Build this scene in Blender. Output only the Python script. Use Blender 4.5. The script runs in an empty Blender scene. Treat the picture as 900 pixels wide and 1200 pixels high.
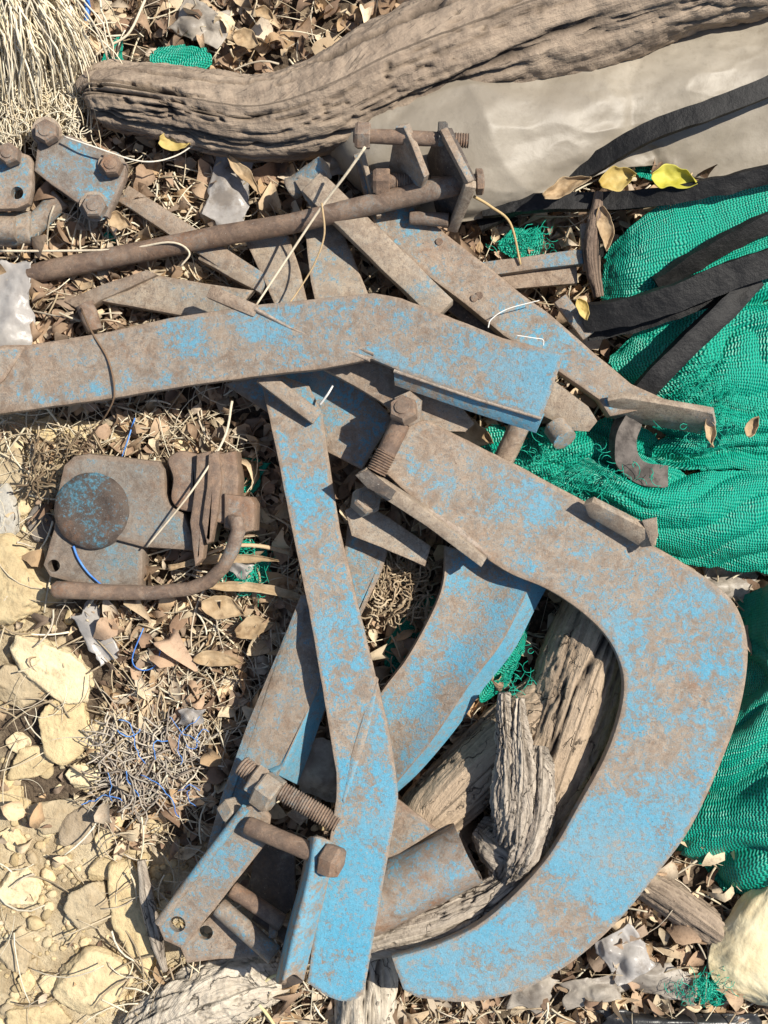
import bpy, bmesh, math, random
import numpy as np
from mathutils import Vector, Matrix
SC = bpy.context.scene
COL = SC.collection
rnd = random.Random(11)
# ------------------------------------------------------------------ camera, sky, sun, exposure
CH = 1.25                                   # camera height above the ground, metres
cam_d = bpy.data.cameras.new('camera'); cam = bpy.data.objects.new('camera', cam_d); COL.objects.link(cam)
cam.location = (0, 0, CH); cam.rotation_euler = (0, 0, 0)
cam_d.sensor_fit = 'VERTICAL'; cam_d.sensor_height = 24.0
cam_d.lens = 24.0 * CH / 1.2
cam_d.clip_start = 0.02; cam_d.clip_end = 500
SC.camera = cam
SUN_AZ, SUN_EL = 20.0, 53.0
world = bpy.data.worlds.new('World'); SC.world = world; world.use_nodes = True
wn = world.node_tree; bg = wn.nodes['Background']
sky = wn.nodes.new('ShaderNodeTexSky'); sky.sky_type = 'NISHITA'; sky.sun_disc = False
sky.sun_elevation = math.radians(SUN_EL); sky.sun_rotation = math.radians(90 - SUN_AZ)
wn.links.new(sky.outputs[0], bg.inputs[0]); bg.inputs[1].default_value = 0.085
sun_d = bpy.data.lights.new('sun', 'SUN'); sun_d.energy = 5.0; sun_d.angle = math.radians(0.55); sun_d.color = (1.0, 0.935, 0.83)
sun = bpy.data.objects.new('sun', sun_d); COL.objects.link(sun)
_a, _e = math.radians(SUN_AZ), math.radians(SUN_EL)
TOSUN = Vector((math.cos(_a)*math.cos(_e), math.sin(_a)*math.cos(_e), math.sin(_e)))
sun.rotation_euler = TOSUN.to_track_quat('Z', 'Y').to_euler(); sun.location = TOSUN*5
SC.view_settings.view_transform = 'Standard'; SC.view_settings.look = 'None'
SC.view_settings.exposure = 0.42; SC.view_settings.gamma = 1.0; SC.view_settings.use_curve_mapping = False

# ------------------------------------------------------------------ numbers
def P(x, y, z=0.0):
    s = (CH - z)/CH
    return Vector(((x-450)/1000*s, (600-y)/1000*s, z))
def Pa(a):
    a = np.asarray(a, float); s = (CH - a[..., 2])/CH
    return np.stack([(a[..., 0]-450)/1000*s, (600-a[..., 1])/1000*s, a[..., 2]], -1)
def _hash(ix, iy, iz):
    h = (ix.astype(np.uint32)*np.uint32(73856093)) ^ (iy.astype(np.uint32)*np.uint32(19349663)) ^ (iz.astype(np.uint32)*np.uint32(83492791))
    h ^= h >> np.uint32(13); h = h*np.uint32(1274126177); h ^= h >> np.uint32(16); h = h*np.uint32(2246822519); h ^= h >> np.uint32(15)
    return (h & np.uint32(0xffff)).astype(float)/65535.0
def vnoise(p):
    p = np.asarray(p, float); f = np.floor(p); t = p - f; t = t*t*(3-2*t); i = f.astype(np.int64)
    r = 0
    for a in (0, 1):
        for b in (0, 1):
            for c in (0, 1):
                w = (t[..., 0] if a else 1-t[..., 0])*(t[..., 1] if b else 1-t[..., 1])*(t[..., 2] if c else 1-t[..., 2])
                r = r + w*_hash(i[..., 0]+a, i[..., 1]+b, i[..., 2]+c)
    return r*2-1
def fbm(p, o=4, g=0.5):
    p = np.asarray(p, float); r = 0; a = 1.0; s = 0
    for k in range(o):
        r = r + a*vnoise(p*2.0**k + 17.3*k); s += a; a *= g
    return r/s
def xyz(x, y, z):
    x, y, z = np.broadcast_arrays(np.asarray(x, float), np.asarray(y, float), np.asarray(z, float)); return np.stack([x, y, z], -1)
def ground_h(X, Y):                          # metres in, metres out
    return 0.008*fbm(xyz(np.asarray(X)*6, np.asarray(Y)*6, 3.1), 3) + 0.004*fbm(xyz(np.asarray(X)*30, np.asarray(Y)*30, 9.2), 3)

# ------------------------------------------------------------------ materials
def newmat(name):
    m = bpy.data.materials.new(name); m.use_nodes = True
    nt = m.node_tree; b = nt.nodes['Principled BSDF']
    return m, nt, b
class NT:
    def __init__(s, nt): s.nt = nt
    def n(s, t, **k):
        x = s.nt.nodes.new(t)
        for a, v in k.items(): setattr(x, a, v)
        return x
    def l(s, a, b): s.nt.links.new(a, b)
    def val(s, inp, v):
        if hasattr(v, 'is_linked') or hasattr(v, 'links'): s.l(v, inp)
        else: inp.default_value = v
    def math(s, op, a, b=0.0, c=None, clamp=False):
        x = s.n('ShaderNodeMath', operation=op, use_clamp=clamp); s.val(x.inputs[0], a); s.val(x.inputs[1], b)
        if c is not None: s.val(x.inputs[2], c)
        return x.outputs[0]
    def mix(s, f, a, b, mode='MIX'):
        x = s.n('ShaderNodeMix', data_type='RGBA', blend_type=mode); s.val(x.inputs[0], f)
        for i, v in ((6, a), (7, b)):
            if isinstance(v, (tuple, list)): x.inputs[i].default_value = (*v[:3], 1)
            else: s.l(v, x.inputs[i])
        return x.outputs[2]
    def noise(s, vec, scale, detail=4, rough=0.55, dist=0.0):
        x = s.n('ShaderNodeTexNoise'); s.l(vec, x.inputs['Vector']); x.inputs['Scale'].default_value = scale
        x.inputs['Detail'].default_value = detail; x.inputs['Roughness'].default_value = rough; x.inputs['Distortion'].default_value = dist
        return x.outputs[0]
    def step(s, v, lo, hi, a=0.0, b=1.0):
        x = s.n('ShaderNodeMapRange', interpolation_type='SMOOTHSTEP'); s.val(x.inputs[0], v)
        x.inputs[1].default_value = lo; x.inputs[2].default_value = hi; x.inputs[3].default_value = a; x.inputs[4].default_value = b
        return x.outputs[0]
    def coords(s, scale=(1, 1, 1), uv=False):
        tc = s.n('ShaderNodeTexCoord'); mp = s.n('ShaderNodeMapping'); s.l(tc.outputs['UV' if uv else 'Object'], mp.inputs[0])
        oi = s.n('ShaderNodeObjectInfo'); ad = s.n('ShaderNodeVectorMath', operation='ADD')
        ml = s.n('ShaderNodeMath', operation='MULTIPLY'); ml.inputs[1].default_value = 57.0; s.l(oi.outputs['Random'], ml.inputs[0])
        mp.inputs['Scale'].default_value = scale
        s.l(mp.outputs[0], ad.inputs[0]); s.l(ml.outputs[0], ad.inputs[1])
        return ad.outputs[0]
    def attr(s, name):
        x = s.n('ShaderNodeAttribute', attribute_name=name); return x
    def bump(s, h, strength, dist, prev=None):
        x = s.n('ShaderNodeBump'); s.l(h, x.inputs['Height']); x.inputs['Strength'].default_value = strength; x.inputs['Distance'].default_value = dist
        if prev: s.l(prev, x.inputs['Normal'])
        return x.outputs[0]
def metal(name, paint=0.5, blue=(.045, .315, .48), grey=0.5, rust=((.21, .15, .105), (.41, .31, .225)), orange=0.4, scale=1.0, edge=0.10, grad=(0, 0, 0), dusty=.5, stain=.50):
    """weathered steel: flaking blue paint over brown rust with a film of dust"""
    m, nt, b = newmat(name); N = NT(nt); v = N.coords()
    big = N.noise(v, 12*scale, 5, .6); mid = N.noise(v, 62*scale, 8, .78, .6); fine = N.noise(v, 230*scale, 6, .8); micro = N.noise(v, 800, 4, .75)
    e = N.attr('edge').outputs['Fac']
    s3 = N.math('MULTIPLY_ADD', fine, .44, N.math('MULTIPLY_ADD', mid, .45, N.math('MULTIPLY', big, .52)))
    tc = N.n('ShaderNodeTexCoord'); dt = N.n('ShaderNodeVectorMath', operation='DOT_PRODUCT'); N.l(tc.outputs['Object'], dt.inputs[0]); dt.inputs[1].default_value = grad
    s3 = N.math('ADD', s3, dt.outputs['Value'])
    en = N.math('MULTIPLY', N.math('MULTIPLY', e, edge), N.math('ADD', mid, .3))
    sc_ = N.math('MULTIPLY_ADD', micro, .24, N.math('SUBTRACT', s3, en))
    thr = .825 + (.5-paint)*.30
    mask = N.step(sc_, thr-.03, thr+.04)
    fl = N.math('MULTIPLY_ADD', N.noise(v, 130*scale, 7, .8), .7, N.math('MULTIPLY', big, .3)); mask = N.math('MULTIPLY', mask, N.step(fl, .54, .59, 1, .25))
    part = N.step(sc_, thr-.16, thr+.0)                 # thin stained paint round the flakes
    r1 = N.mix(N.step(mid, .38, .62), rust[0], rust[1])
    r2 = N.mix(N.math('MULTIPLY', N.step(N.noise(v, 19*scale, 6, .75), .52, .7), orange), r1, (.29, .125, .05))
    r3 = N.mix(N.step(fine, .52, .62, 0, .72), r2, (.115, .072, .048))
    greyblue = (.27, .285, .265)
    p1 = N.mix(N.step(N.noise(v, 30*scale, 7, .75), .38, .60, min(1, grey*1.5), 0), blue, (.20, .335, .40))
    p2 = N.mix(N.step(fine, .42, .62, 0, .45), p1, (.14, .40, .56))
    c1 = N.mix(N.math('MULTIPLY', part, stain), r3, greyblue)
    c = N.mix(mask, c1, p2)
    dust = N.step(N.noise(v, 15*scale, 8, .8), .42, .70, 0, dusty)
    c = N.mix(dust, c, (.39, .31, .23))
    c = N.mix(N.math('MULTIPLY', e, N.step(fine, .35, .65, .0, .45)), c, (.30, .215, .15))
    c = N.mix(N.step(micro, .50, .68, .0, .55), c, (.10, .072, .055))
    tc2 = N.n('ShaderNodeMapping'); N.l(v, tc2.inputs[0]); tc2.inputs['Scale'].default_value = (9, 330, 20); tc2.inputs['Rotation'].default_value = (0, 0, .6)
    sr = N.noise(tc2.outputs[0], 1, 3, .6); c = N.mix(N.math('MULTIPLY', N.step(sr, .70, .76, 0, .5), N.step(mid, .45, .6)), c, (.43, .36, .29))
    pit = N.noise(v, 420, 2, .5); c = N.mix(N.step(pit, .68, .76, 0, .7), c, (.07, .045, .035)); c = N.mix(N.step(pit, .24, .31, .55, 0), c, (.46, .41, .35))
    N.l(c, b.inputs['Base Color'])
    N.l(N.step(mid, .3, .7, .42, .8), b.inputs['Roughness']); b.inputs['Specular IOR Level'].default_value = .3
    h = N.math('ADD', N.math('MULTIPLY', mask, .12), N.math('ADD', N.math('MULTIPLY', fine, 1.0), N.math('MULTIPLY', micro, .9)))
    N.l(N.bump(N.noise(v, 60, 3, .6), .35, .002, N.bump(h, .8, .0011)), b.inputs['Normal'])
    return m
def wood(name, c0, c1, crack=(.03, .024, .02), along=8, gscale=90, check=0):
    m, nt, b = newmat(name); N = NT(nt)
    uv = N.coords((along, gscale, 1), uv=True); v = N.coords()
    g = N.noise(uv, 1, 6, .65, .6); g2 = N.noise(uv, 3.5, 4, .7); s = N.noise(v, 22, 4, .6); f = N.noise(v, 240, 4, .7)
    c = N.mix(N.step(g, .3, .7), c0, c1)
    c = N.mix(N.step(g2, .58, .70, 0, .75), c, crack)
    c = N.mix(N.step(s, .5, .72, 0, .5), c, tuple(x*.62 for x in c0))
    c = N.mix(N.step(f, .4, .75, 0, .35), c, tuple(min(1, x*1.25) for x in c1))
    if check:
        vo = N.n('ShaderNodeTexVoronoi', feature='DISTANCE_TO_EDGE'); vo.inputs['Scale'].default_value = 1.0; ukk = N.coords((check*.32, check*1.5, 1), uv=True)
        wv = N.n('ShaderNodeVectorMath', operation='MULTIPLY_ADD'); nz = N.n('ShaderNodeTexNoise'); N.l(v, nz.inputs['Vector']); nz.inputs['Scale'].default_value = 45; nz.inputs['Detail'].default_value = 5
        N.l(nz.outputs[1], wv.inputs[0]); wv.inputs[1].default_value = (1.5, 1.5, .5); N.l(ukk, wv.inputs[2]); N.l(wv.outputs[0], vo.inputs['Vector'])
        ck = N.math('MULTIPLY', N.step(vo.outputs['Distance'], .0, .035, 1, 0), N.step(s, .46, .60))
        c = N.mix(N.math('MULTIPLY', ck, .8), c, crack)
    d = N.attr('deep').outputs['Fac']
    c = N.mix(d, c, crack)
    N.l(c, b.inputs['Base Color']); b.inputs['Roughness'].default_value = .9; b.inputs['Specular IOR Level'].default_value = .2
    h = N.math('ADD', N.math('MULTIPLY', g, .9), N.math('ADD', N.math('MULTIPLY', g2, .7), N.math('MULTIPLY', f, .5)))
    if check: h = N.math('SUBTRACT', h, ck)
    N.l(N.bump(h, .9, .0035), b.inputs['Normal'])
    return m
def tinted(name, rough=.85, trans=0.0, fleck=(.10, .07, .045), fl=.5, scale=160, bump=.0012, spec=.25, thin=False):
    """colour from the point attribute 'tint' broken up by noise"""
    m, nt, b = newmat(name); N = NT(nt); v = N.coords(); a = N.attr('tint').outputs['Color']
    f = N.noise(v, scale, 5, .7); g = N.noise(v, scale*.25, 4, .6)
    c = N.mix(N.step(f, .5, .75, 0, fl), a, fleck)
    c = N.mix(N.step(g, .45, .7, 0, .35), c, N.mix(1.0, a, (.62, .55, .5), 'MULTIPLY'))
    N.l(c, b.inputs['Base Color']); b.inputs['Roughness'].default_value = rough; b.inputs['Specular IOR Level'].default_value = spec
    N.l(N.bump(f, .8, bump), b.inputs['Normal'])
    if trans:
        t = N.n('ShaderNodeBsdfTranslucent'); N.l(c, t.inputs[0]); mx = N.n('ShaderNodeMixShader'); mx.inputs[0].default_value = trans
        N.l(b.outputs[0], mx.inputs[1]); N.l(t.outputs[0], mx.inputs[2]); N.l(mx.outputs[0], nt.nodes['Material Output'].inputs[0])
    return m
def plain(name, c0, c1, scale=40, rough=.8, bump=.001, spec=.3, c2=None, trans=0.0, alpha=1.0, bscale=120):
    m, nt, b = newmat(name); N = NT(nt); v = N.coords()
    a = N.noise(v, scale, 6, .65, .3); f = N.noise(v, bscale, 5, .7)
    c = N.mix(N.step(a, .35, .65), c0, c1)
    if c2: c = N.mix(N.step(N.noise(v, scale*.6, 7, .75), .55, .68, 0, .8), c, c2)
    c = N.mix(N.step(f, .5, .75, 0, .3), c, tuple(x*.6 for x in c0))
    N.l(c, b.inputs['Base Color']); b.inputs['Roughness'].default_value = rough; b.inputs['Specular IOR Level'].default_value = spec
    N.l(N.bump(f, .7, bump), b.inputs['Normal'])
    if trans or alpha < 1:
        o = b.outputs[0]
        if trans:
            t = N.n('ShaderNodeBsdfTranslucent'); N.l(c, t.inputs[0]); mx = N.n('ShaderNodeMixShader'); mx.inputs[0].default_value = trans
            N.l(o, mx.inputs[1]); N.l(t.outputs[0], mx.inputs[2]); o = mx.outputs[0]
        b.inputs['Alpha'].default_value = alpha
        N.l(o, nt.nodes['Material Output'].inputs[0])
    return m
def net_mat(name, c0=(.0, .20, .135), c1=(.006, .42, .285), hole=.06, pitch=.0031):
    """knitted shade net: rows of loops with small see-through holes"""
    m, nt, b = newmat(name); N = NT(nt)
    tc = N.n('ShaderNodeTexCoord'); sp = N.n('ShaderNodeSeparateXYZ'); 
    nz = N.n('ShaderNodeTexNoise'); N.l(tc.outputs['UV'], nz.inputs['Vector']); nz.inputs['Scale'].default_value = 14; nz.inputs['Detail'].default_value = 3
    wv = N.n('ShaderNodeVectorMath', operation='MULTIPLY_ADD'); N.l(nz.outputs[1], wv.inputs[0]); wv.inputs[1].default_value = (.02, .02, 0); N.l(tc.outputs['UV'], wv.inputs[2])
    N.l(wv.outputs[0], sp.inputs[0]); u, w = sp.outputs[0], sp.outputs[1]
    k = 2*math.pi/pitch
    zig = N.math('MULTIPLY', N.math('SINE', N.math('MULTIPLY', w, k*.5)), .9)
    a = N.math('SINE', N.math('ADD', N.math('MULTIPLY', u, k), zig))
    q = N.math('SINE', N.math('MULTIPLY', w, k*1.0))
    h = N.math('MULTIPLY_ADD', q, .45, a)                # -1.45..1.45
    v = N.coords(); f = N.noise(v, 420, 4, .75); g = N.noise(v, 25, 4, .6)
    hh = N.math('MULTIPLY_ADD', f, .9, h)
    c = N.mix(N.step(hh, -.7, 1.4), c0, c1)
    c = N.mix(N.step(g, .5, .75, 0, .4), c, (.03, .30, .21))
    c = N.mix(N.step(N.noise(v, 60, 6, .75), .6, .75, 0, .35), c, (.30, .33, .24))
    N.l(c, b.inputs['Base Color']); b.inputs['Roughness'].default_value = .42; b.inputs['Specular IOR Level'].default_value = .5
    N.l(N.bump(hh, .55, .0011), b.inputs['Normal'])
    tr = N.n('ShaderNodeBsdfTransparent'); mx = N.n('ShaderNodeMixShader'); t2 = N.n('ShaderNodeBsdfTranslucent'); N.l(c, t2.inputs[0])
    m2 = N.n('ShaderNodeMixShader'); m2.inputs[0].default_value = .12; N.l(b.outputs[0], m2.inputs[1]); N.l(t2.outputs[0], m2.inputs[2])
    N.l(N.step(hh, -1.0-.0+hole, -.75+hole, .8, 0), mx.inputs[0])
    N.l(m2.outputs[0], mx.inputs[1]); N.l(tr.outputs[0], mx.inputs[2]); N.l(mx.outputs[0], nt.nodes['Material Output'].inputs[0])
    return m
M = {}
M['shank'] = metal('shank_paint', .51, grad=(.05, -.15, 0))
M['lever'] = metal('lever_paint', .50, grad=(.20, 0, 0))
M['upright'] = metal('upright_paint', .60, grad=(0, -.11, 0), grey=.25, dusty=.35)
M['blue'] = metal('rusty_blue_paint', .52)
M['blue_dusty'] = metal('dusty_blue_paint', .50, grey=.9, dusty=.6)
M['arm'] = metal('bracket_paint', .42, grey=.5)
M['blue_less'] = metal('worn_blue_paint', .36)
M['blue_fleck'] = metal('speckled_blue_paint', .52, scale=1.7, grey=.35, dusty=.35)
M['blue_bright'] = metal('bright_blue_paint', .82, grey=.35, dusty=.35)
M['tine'] = metal('tine_paint', .43, grey=.55)
M['clamp'] = metal('clamp_paint', .36, rust=((.13, .10, .08), (.25, .19, .15)), dusty=.3)
M['brown'] = metal('brown_steel', .22, orange=.25)
M['rust'] = metal('rusted_steel', .05, orange=.5, rust=((.145, .10, .075), (.27, .178, .12)), dusty=.25)
M['greyrust'] = metal('grey_rusted_steel', .26, rust=((.26, .20, .145), (.45, .365, .27)), orange=.12)
M['dark'] = metal('dark_steel', .0, rust=((.05, .045, .042), (.10, .085, .075)), orange=.1, dusty=.1)  # even dark tone for several plates, pins and strips
M['pump'] = metal('pump_casting', .26, blue=(.055, .10, .105), rust=((.12, .095, .075), (.23, .175, .13)), grey=.5, dusty=.35)
M['weld'] = metal('weld_bead', .05, rust=((.28, .22, .17), (.45, .37, .30)), orange=.3)
M['bark'] = wood('grey_bark', (.205, .157, .117), (.37, .29, .215), gscale=60)
M['oldwood'] = wood('weathered_wood', (.28, .21, .145), (.50, .385, .27), along=6, check=34)
M['greywood'] = wood('grey_splintered_wood', (.24, .195, .155), (.52, .45, .36), along=5, gscale=140, check=60)
M['palewood'] = wood('bleached_wood', (.42, .36, .28), (.68, .60, .48), along=6, check=34)
M['darkwood'] = wood('dark_wood', (.16, .11, .08), (.27, .20, .15))
M['leaf'] = tinted('dry_leaf', .8, .12)
M['straw'] = tinted('straw', .7, .1, fl=.2)
M['stone'] = tinted('yellow_limestone', .95, 0, fleck=(.30, .23, .13), fl=.55, scale=110, bump=.004, spec=.1)
M['net'] = net_mat('green_shade_net')
M['net_fray'] = plain('frayed_net_thread', (.0, .30, .2), (.02, .45, .31), 60, .5)
M['belt'] = plain('black_rubber', (.004, .004, .0045), (.013, .0125, .0125), 30, .6, .0022, .3, c2=(.034, .032, .03))
M['belt_grey'] = plain('worn_rubber_cord', (.06, .053, .048), (.16, .14, .125), 60, .9, .002, .2)
M['plastic'] = plain('dirty_cream_plastic', (.27, .235, .185), (.40, .355, .285), 7, .46, .0006, .35, c2=(.15, .115, .08), trans=.12)
M['clear'] = plain('cloudy_plastic', (.46, .43, .40), (.62, .59, .55), 25, .3, .0008, .5, c2=(.34, .29, .24), trans=.25, alpha=.78)
M['sack'] = plain('cream_sack', (.70, .57, .34), (.80, .70, .46), 30, .8, .0016, .2, c2=(.50, .42, .26))
M['greytrash'] = plain('grey_film', (.27, .235, .195), (.46, .41, .34), 30, .45, .001, .4, c2=(.16, .13, .1), trans=.2)
M['black_film'] = plain('black_film', (.01, .01, .011), (.03, .03, .03), 20, .3, .0008, .5)
M['twine'] = plain('blue_twine', (.05, .17, .52), (.12, .30, .66), 60, .5)
M['yellow'] = plain('yellow_leaf', (.50, .36, .10), (.64, .50, .19), 40, .6, .0006, .3, trans=.2)
M['lime'] = plain('lime_yellow_leaf', (.52, .47, .05), (.66, .61, .12), 40, .55, .0006, .3, trans=.25)
M['tan'] = plain('tan_leaf', (.36, .25, .14), (.52, .39, .24), 60, .8, .0012, .2, c2=(.20, .13, .075), trans=.15)
M['white'] = plain('white_thread', (.70, .68, .62), (.82, .80, .75), 40, .8)
def ground_mat():
    m, nt, b = newmat('dusty_soil'); N = NT(nt); v = N.coords()
    y = N.attr('pale').outputs['Fac']; n1 = N.noise(v, 25, 7, .7); n2 = N.noise(v, 160, 6, .75)
    dark = N.mix(N.step(n2, .35, .7), (.075, .055, .04), (.19, .145, .10))
    pale = N.mix(N.step(n1, .35, .65), (.43, .335, .205), (.68, .57, .38))
    pale = N.mix(N.step(n2, .5, .75, 0, .6), pale, (.26, .19, .11))
    N.l(N.mix(N.step(N.math('MULTIPLY_ADD', n1, .8, y), .75, 1.1), dark, pale), b.inputs['Base Color'])
    b.inputs['Roughness'].default_value = .95; b.inputs['Specular IOR Level'].default_value = .1
    N.l(N.bump(n2, 1, .005), b.inputs['Normal']); return m
M['ground'] = ground_mat()

# ------------------------------------------------------------------ objects
def tag(o, label=None, cat=None, group=None, kind=None):
    if label: o['label'] = label
    if cat: o['category'] = cat
    if group: o['group'] = group
    if kind: o['kind'] = kind
    return o
def thing(name, label, cat, px, py, z=0.0, group=None):
    o = bpy.data.objects.new(name, None); COL.objects.link(o); o.empty_display_size = .02
    o.location = P(px, py, z); o['_o'] = 1
    del o['_o']
    return tag(o, label, cat, group)
def wloc(o):
    l = Vector((0, 0, 0))
    while o: l += o.location; o = o.parent
    return l
def link(name, V, F, mat, parent=None, origin=None, smooth=True, attrs=None, uv=None, sharp=35):
    """one mesh object from world-space vertices"""
    V = np.asarray(V, float)
    if parent is not None: org = np.array(wloc(parent))
    elif origin is not None: org = np.array(origin)
    else: org = np.array([V[:, 0].mean(), V[:, 1].mean(), V[:, 2].min()])
    me = bpy.data.meshes.new(name); me.from_pydata((V-org).tolist(), [], F if isinstance(F, list) else F.tolist()); 
    if uv is not None:
        l = me.uv_layers.new(name='UVMap'); idx = np.empty(len(me.loops), int); me.loops.foreach_get('vertex_index', idx)
        l.data.foreach_set('uv', np.asarray(uv, float)[idx].ravel())
    if attrs:
        for k, a in attrs.items():
            a = np.asarray(a, float)
            if a.ndim == 2:
                at = me.attributes.new(k, 'FLOAT_COLOR', 'POINT'); at.data.foreach_set('color', np.concatenate([a, np.ones((len(a), 1))], 1).ravel())
            else:
                at = me.attributes.new(k, 'FLOAT', 'POINT'); at.data.foreach_set('value', a)
    me.materials.append(mat); me.update()
    if smooth:
        me.polygons.foreach_set('use_smooth', np.ones(len(me.polygons), bool))
        if sharp: me.set_sharp_from_angle(angle=math.radians(sharp))
    o = bpy.data.objects.new(name, me); COL.objects.link(o)
    if parent is not None: o.parent = parent
    else: o.location = org
    return o
def from_bm(name, bm, mat, parent=None, sharp=35):
    """bmesh in world space -> object; keeps the 'edge' layer"""
    org = wloc(parent) if parent is not None else Vector((sum(v.co.x for v in bm.verts)/len(bm.verts), sum(v.co.y for v in bm.verts)/len(bm.verts), min(v.co.z for v in bm.verts)))
    for v in bm.verts: v.co -= org
    me = bpy.data.meshes.new(name); bm.to_mesh(me); bm.free(); me.materials.append(mat)
    me.polygons.foreach_set('use_smooth', np.ones(len(me.polygons), bool)); me.set_sharp_from_angle(angle=math.radians(sharp))
    o = bpy.data.objects.new(name, me); COL.objects.link(o)
    if parent is not None: o.parent = parent
    else: o.location = org
    return o
def cr(pts, n, closed=False):
    """Catmull-Rom through pts, n samples by index"""
    pts = np.asarray(pts, float); m = len(pts)
    if m == 2 and not closed:
        t = np.linspace(0, 1, n)[:, None]; return pts[0]*(1-t)+pts[1]*t
    if closed: ext = np.concatenate([pts[-1:], pts, pts[:2]]); t = np.linspace(0, m, n, endpoint=False)
    else: ext = np.concatenate([2*pts[:1]-pts[1:2], pts, 2*pts[-1:]-pts[-2:-1]]); t = np.linspace(0, m-1, n)
    i = np.minimum(np.floor(t).astype(int), (m if closed else m-1)-1); f = (t-i)[:, None]
    p0, p1, p2, p3 = ext[i], ext[i+1], ext[i+2], ext[i+3]
    return .5*(2*p1+(p2-p0)*f+(2*p0-5*p1+4*p2-p3)*f*f+(3*p1-p0-3*p2+p3)*f**3)
def outline(pts):
    """px points; a third entry 's' marks a point of a smooth run, others are corners"""
    out = []; n = len(pts); i = 0
    sm = [len(p) > 2 for p in pts]
    if not any(sm): return [p[:2] for p in pts]
    for i in range(n):
        a, b = pts[i], pts[(i+1) % n]
        if sm[i] or sm[(i+1) % n]:
            p1, p2 = np.array(a[:2], float), np.array(b[:2], float)
            p0 = np.array(pts[i-1][:2], float) if sm[i] else 2*p1-p2
            p3 = np.array(pts[(i+2) % n][:2], float) if sm[(i+1) % n] else 2*p2-p1
            for f in np.linspace(0, 1, 6)[:-1]:
                out.append(tuple(.5*(2*p1+(p2-p0)*f+(2*p0-5*p1+4*p2-p3)*f*f+(3*p1-p0-3*p2+p3)*f**3)))
        else: out.append(tuple(a[:2]))
    return out
def zfun(z):
    if callable(z): return z
    if isinstance(z, tuple):
        (x0, y0, z0), (x1, y1, z1) = z; d = (x1-x0)**2+(y1-y0)**2
        return lambda x, y: z0+(z1-z0)*((x-x0)*(x1-x0)+(y-y0)*(y1-y0))/d
    return lambda x, y: z
def plate(name, pts, z, t, mat, parent=None, jit=.3, inset=.0035, bev=.0012, holes=(), seg=13):
    """a flat steel plate: px outline at top height z (m), thickness t, worn edges"""
    zf = zfun(z); o = outline(pts); top = []; r = random.Random(int(o[0][0]*31+o[0][1]*7+len(o)))
    for i in range(len(o)):
        a, b = o[i], o[(i+1) % len(o)]; L = math.hypot(b[0]-a[0], b[1]-a[1]); k = max(1, int(L/seg))
        for j in range(k):
            f = j/k; q = (a[0]*(1-f)+b[0]*f, a[1]*(1-f)+b[1]*f)
            if j: q = (q[0]+r.uniform(-jit, jit), q[1]+r.uniform(-jit, jit))
            top.append(P(q[0], q[1], zf(*q)))
    ar = sum(top[i].x*top[(i+1) % len(top)].y-top[(i+1) % len(top)].x*top[i].y for i in range(len(top)))
    if ar < 0: top.reverse()
    bm = bmesh.new(); el = bm.verts.layers.float.new('edge')
    vt = [bm.verts.new(p) for p in top]; vb = [bm.verts.new(p-Vector((0, 0, t))) for p in top]
    ft = bm.faces.new(vt); bm.faces.new(vb[::-1]); n = len(vt)
    for i in range(n): bm.faces.new((vt[i], vb[i], vb[(i+1) % n], vt[(i+1) % n]))
    for v in bm.verts: v[el] = 1.0
    bm.normal_update()
    te = [e for e in bm.edges if (e.verts[0] in vt) == (e.verts[1] in vt)]
    if bev: bmesh.ops.bevel(bm, geom=te, offset=bev, segments=2, profile=.5, affect='EDGES', clamp_overlap=True)
    if inset:
        ft = max(bm.faces, key=lambda f: (f.normal.z > .3)*f.calc_area())
        bmesh.ops.inset_region(bm, faces=[ft], thickness=inset, use_even_offset=False)
        for v in ft.verts: v[el] = 0.0
    obj = from_bm(name, bm, mat, parent)
    for (hx, hy, hr) in holes: cut(obj, P(hx, hy, zf(hx, hy)), hr/1000, t*3)
    return obj
def cut(obj, c, r, h):
    bm = bmesh.new(); bmesh.ops.create_cone(bm, cap_ends=True, segments=22, radius1=r, radius2=r, depth=h)
    me = bpy.data.meshes.new('cutter'); bm.to_mesh(me); bm.free(); c0 = bpy.data.objects.new('cutter', me); COL.objects.link(c0); c0.location = c
    md = obj.modifiers.new('hole', 'BOOLEAN'); md.object = c0; md.operation = 'DIFFERENCE'; md.solver = 'EXACT'
    bpy.context.view_layer.update(); dg = bpy.context.evaluated_depsgraph_get()
    nm = bpy.data.meshes.new_from_object(obj.evaluated_get(dg)); old = obj.data; obj.modifiers.clear(); obj.data = nm; nm.name = old.name
    bpy.data.meshes.remove(old); bpy.data.objects.remove(c0)
    obj.data.set_sharp_from_angle(angle=math.radians(35))
def frames(pts):
    pts = np.asarray(pts, float); T = np.gradient(pts, axis=0); T /= np.linalg.norm(T, axis=1)[:, None]+1e-12
    up = np.array([0, 0, 1.0]); 
    if abs(T[0] @ up) > .9: up = np.array([0, 1.0, 0])
    n = up-T[0]*(up @ T[0]); n /= np.linalg.norm(n); Ns = [n]
    for i in range(1, len(pts)):
        n = Ns[-1]-T[i]*(Ns[-1] @ T[i]); n /= np.linalg.norm(n)+1e-12; Ns.append(n)
    Ns = np.array(Ns); return T, Ns, np.cross(T, Ns)
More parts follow.
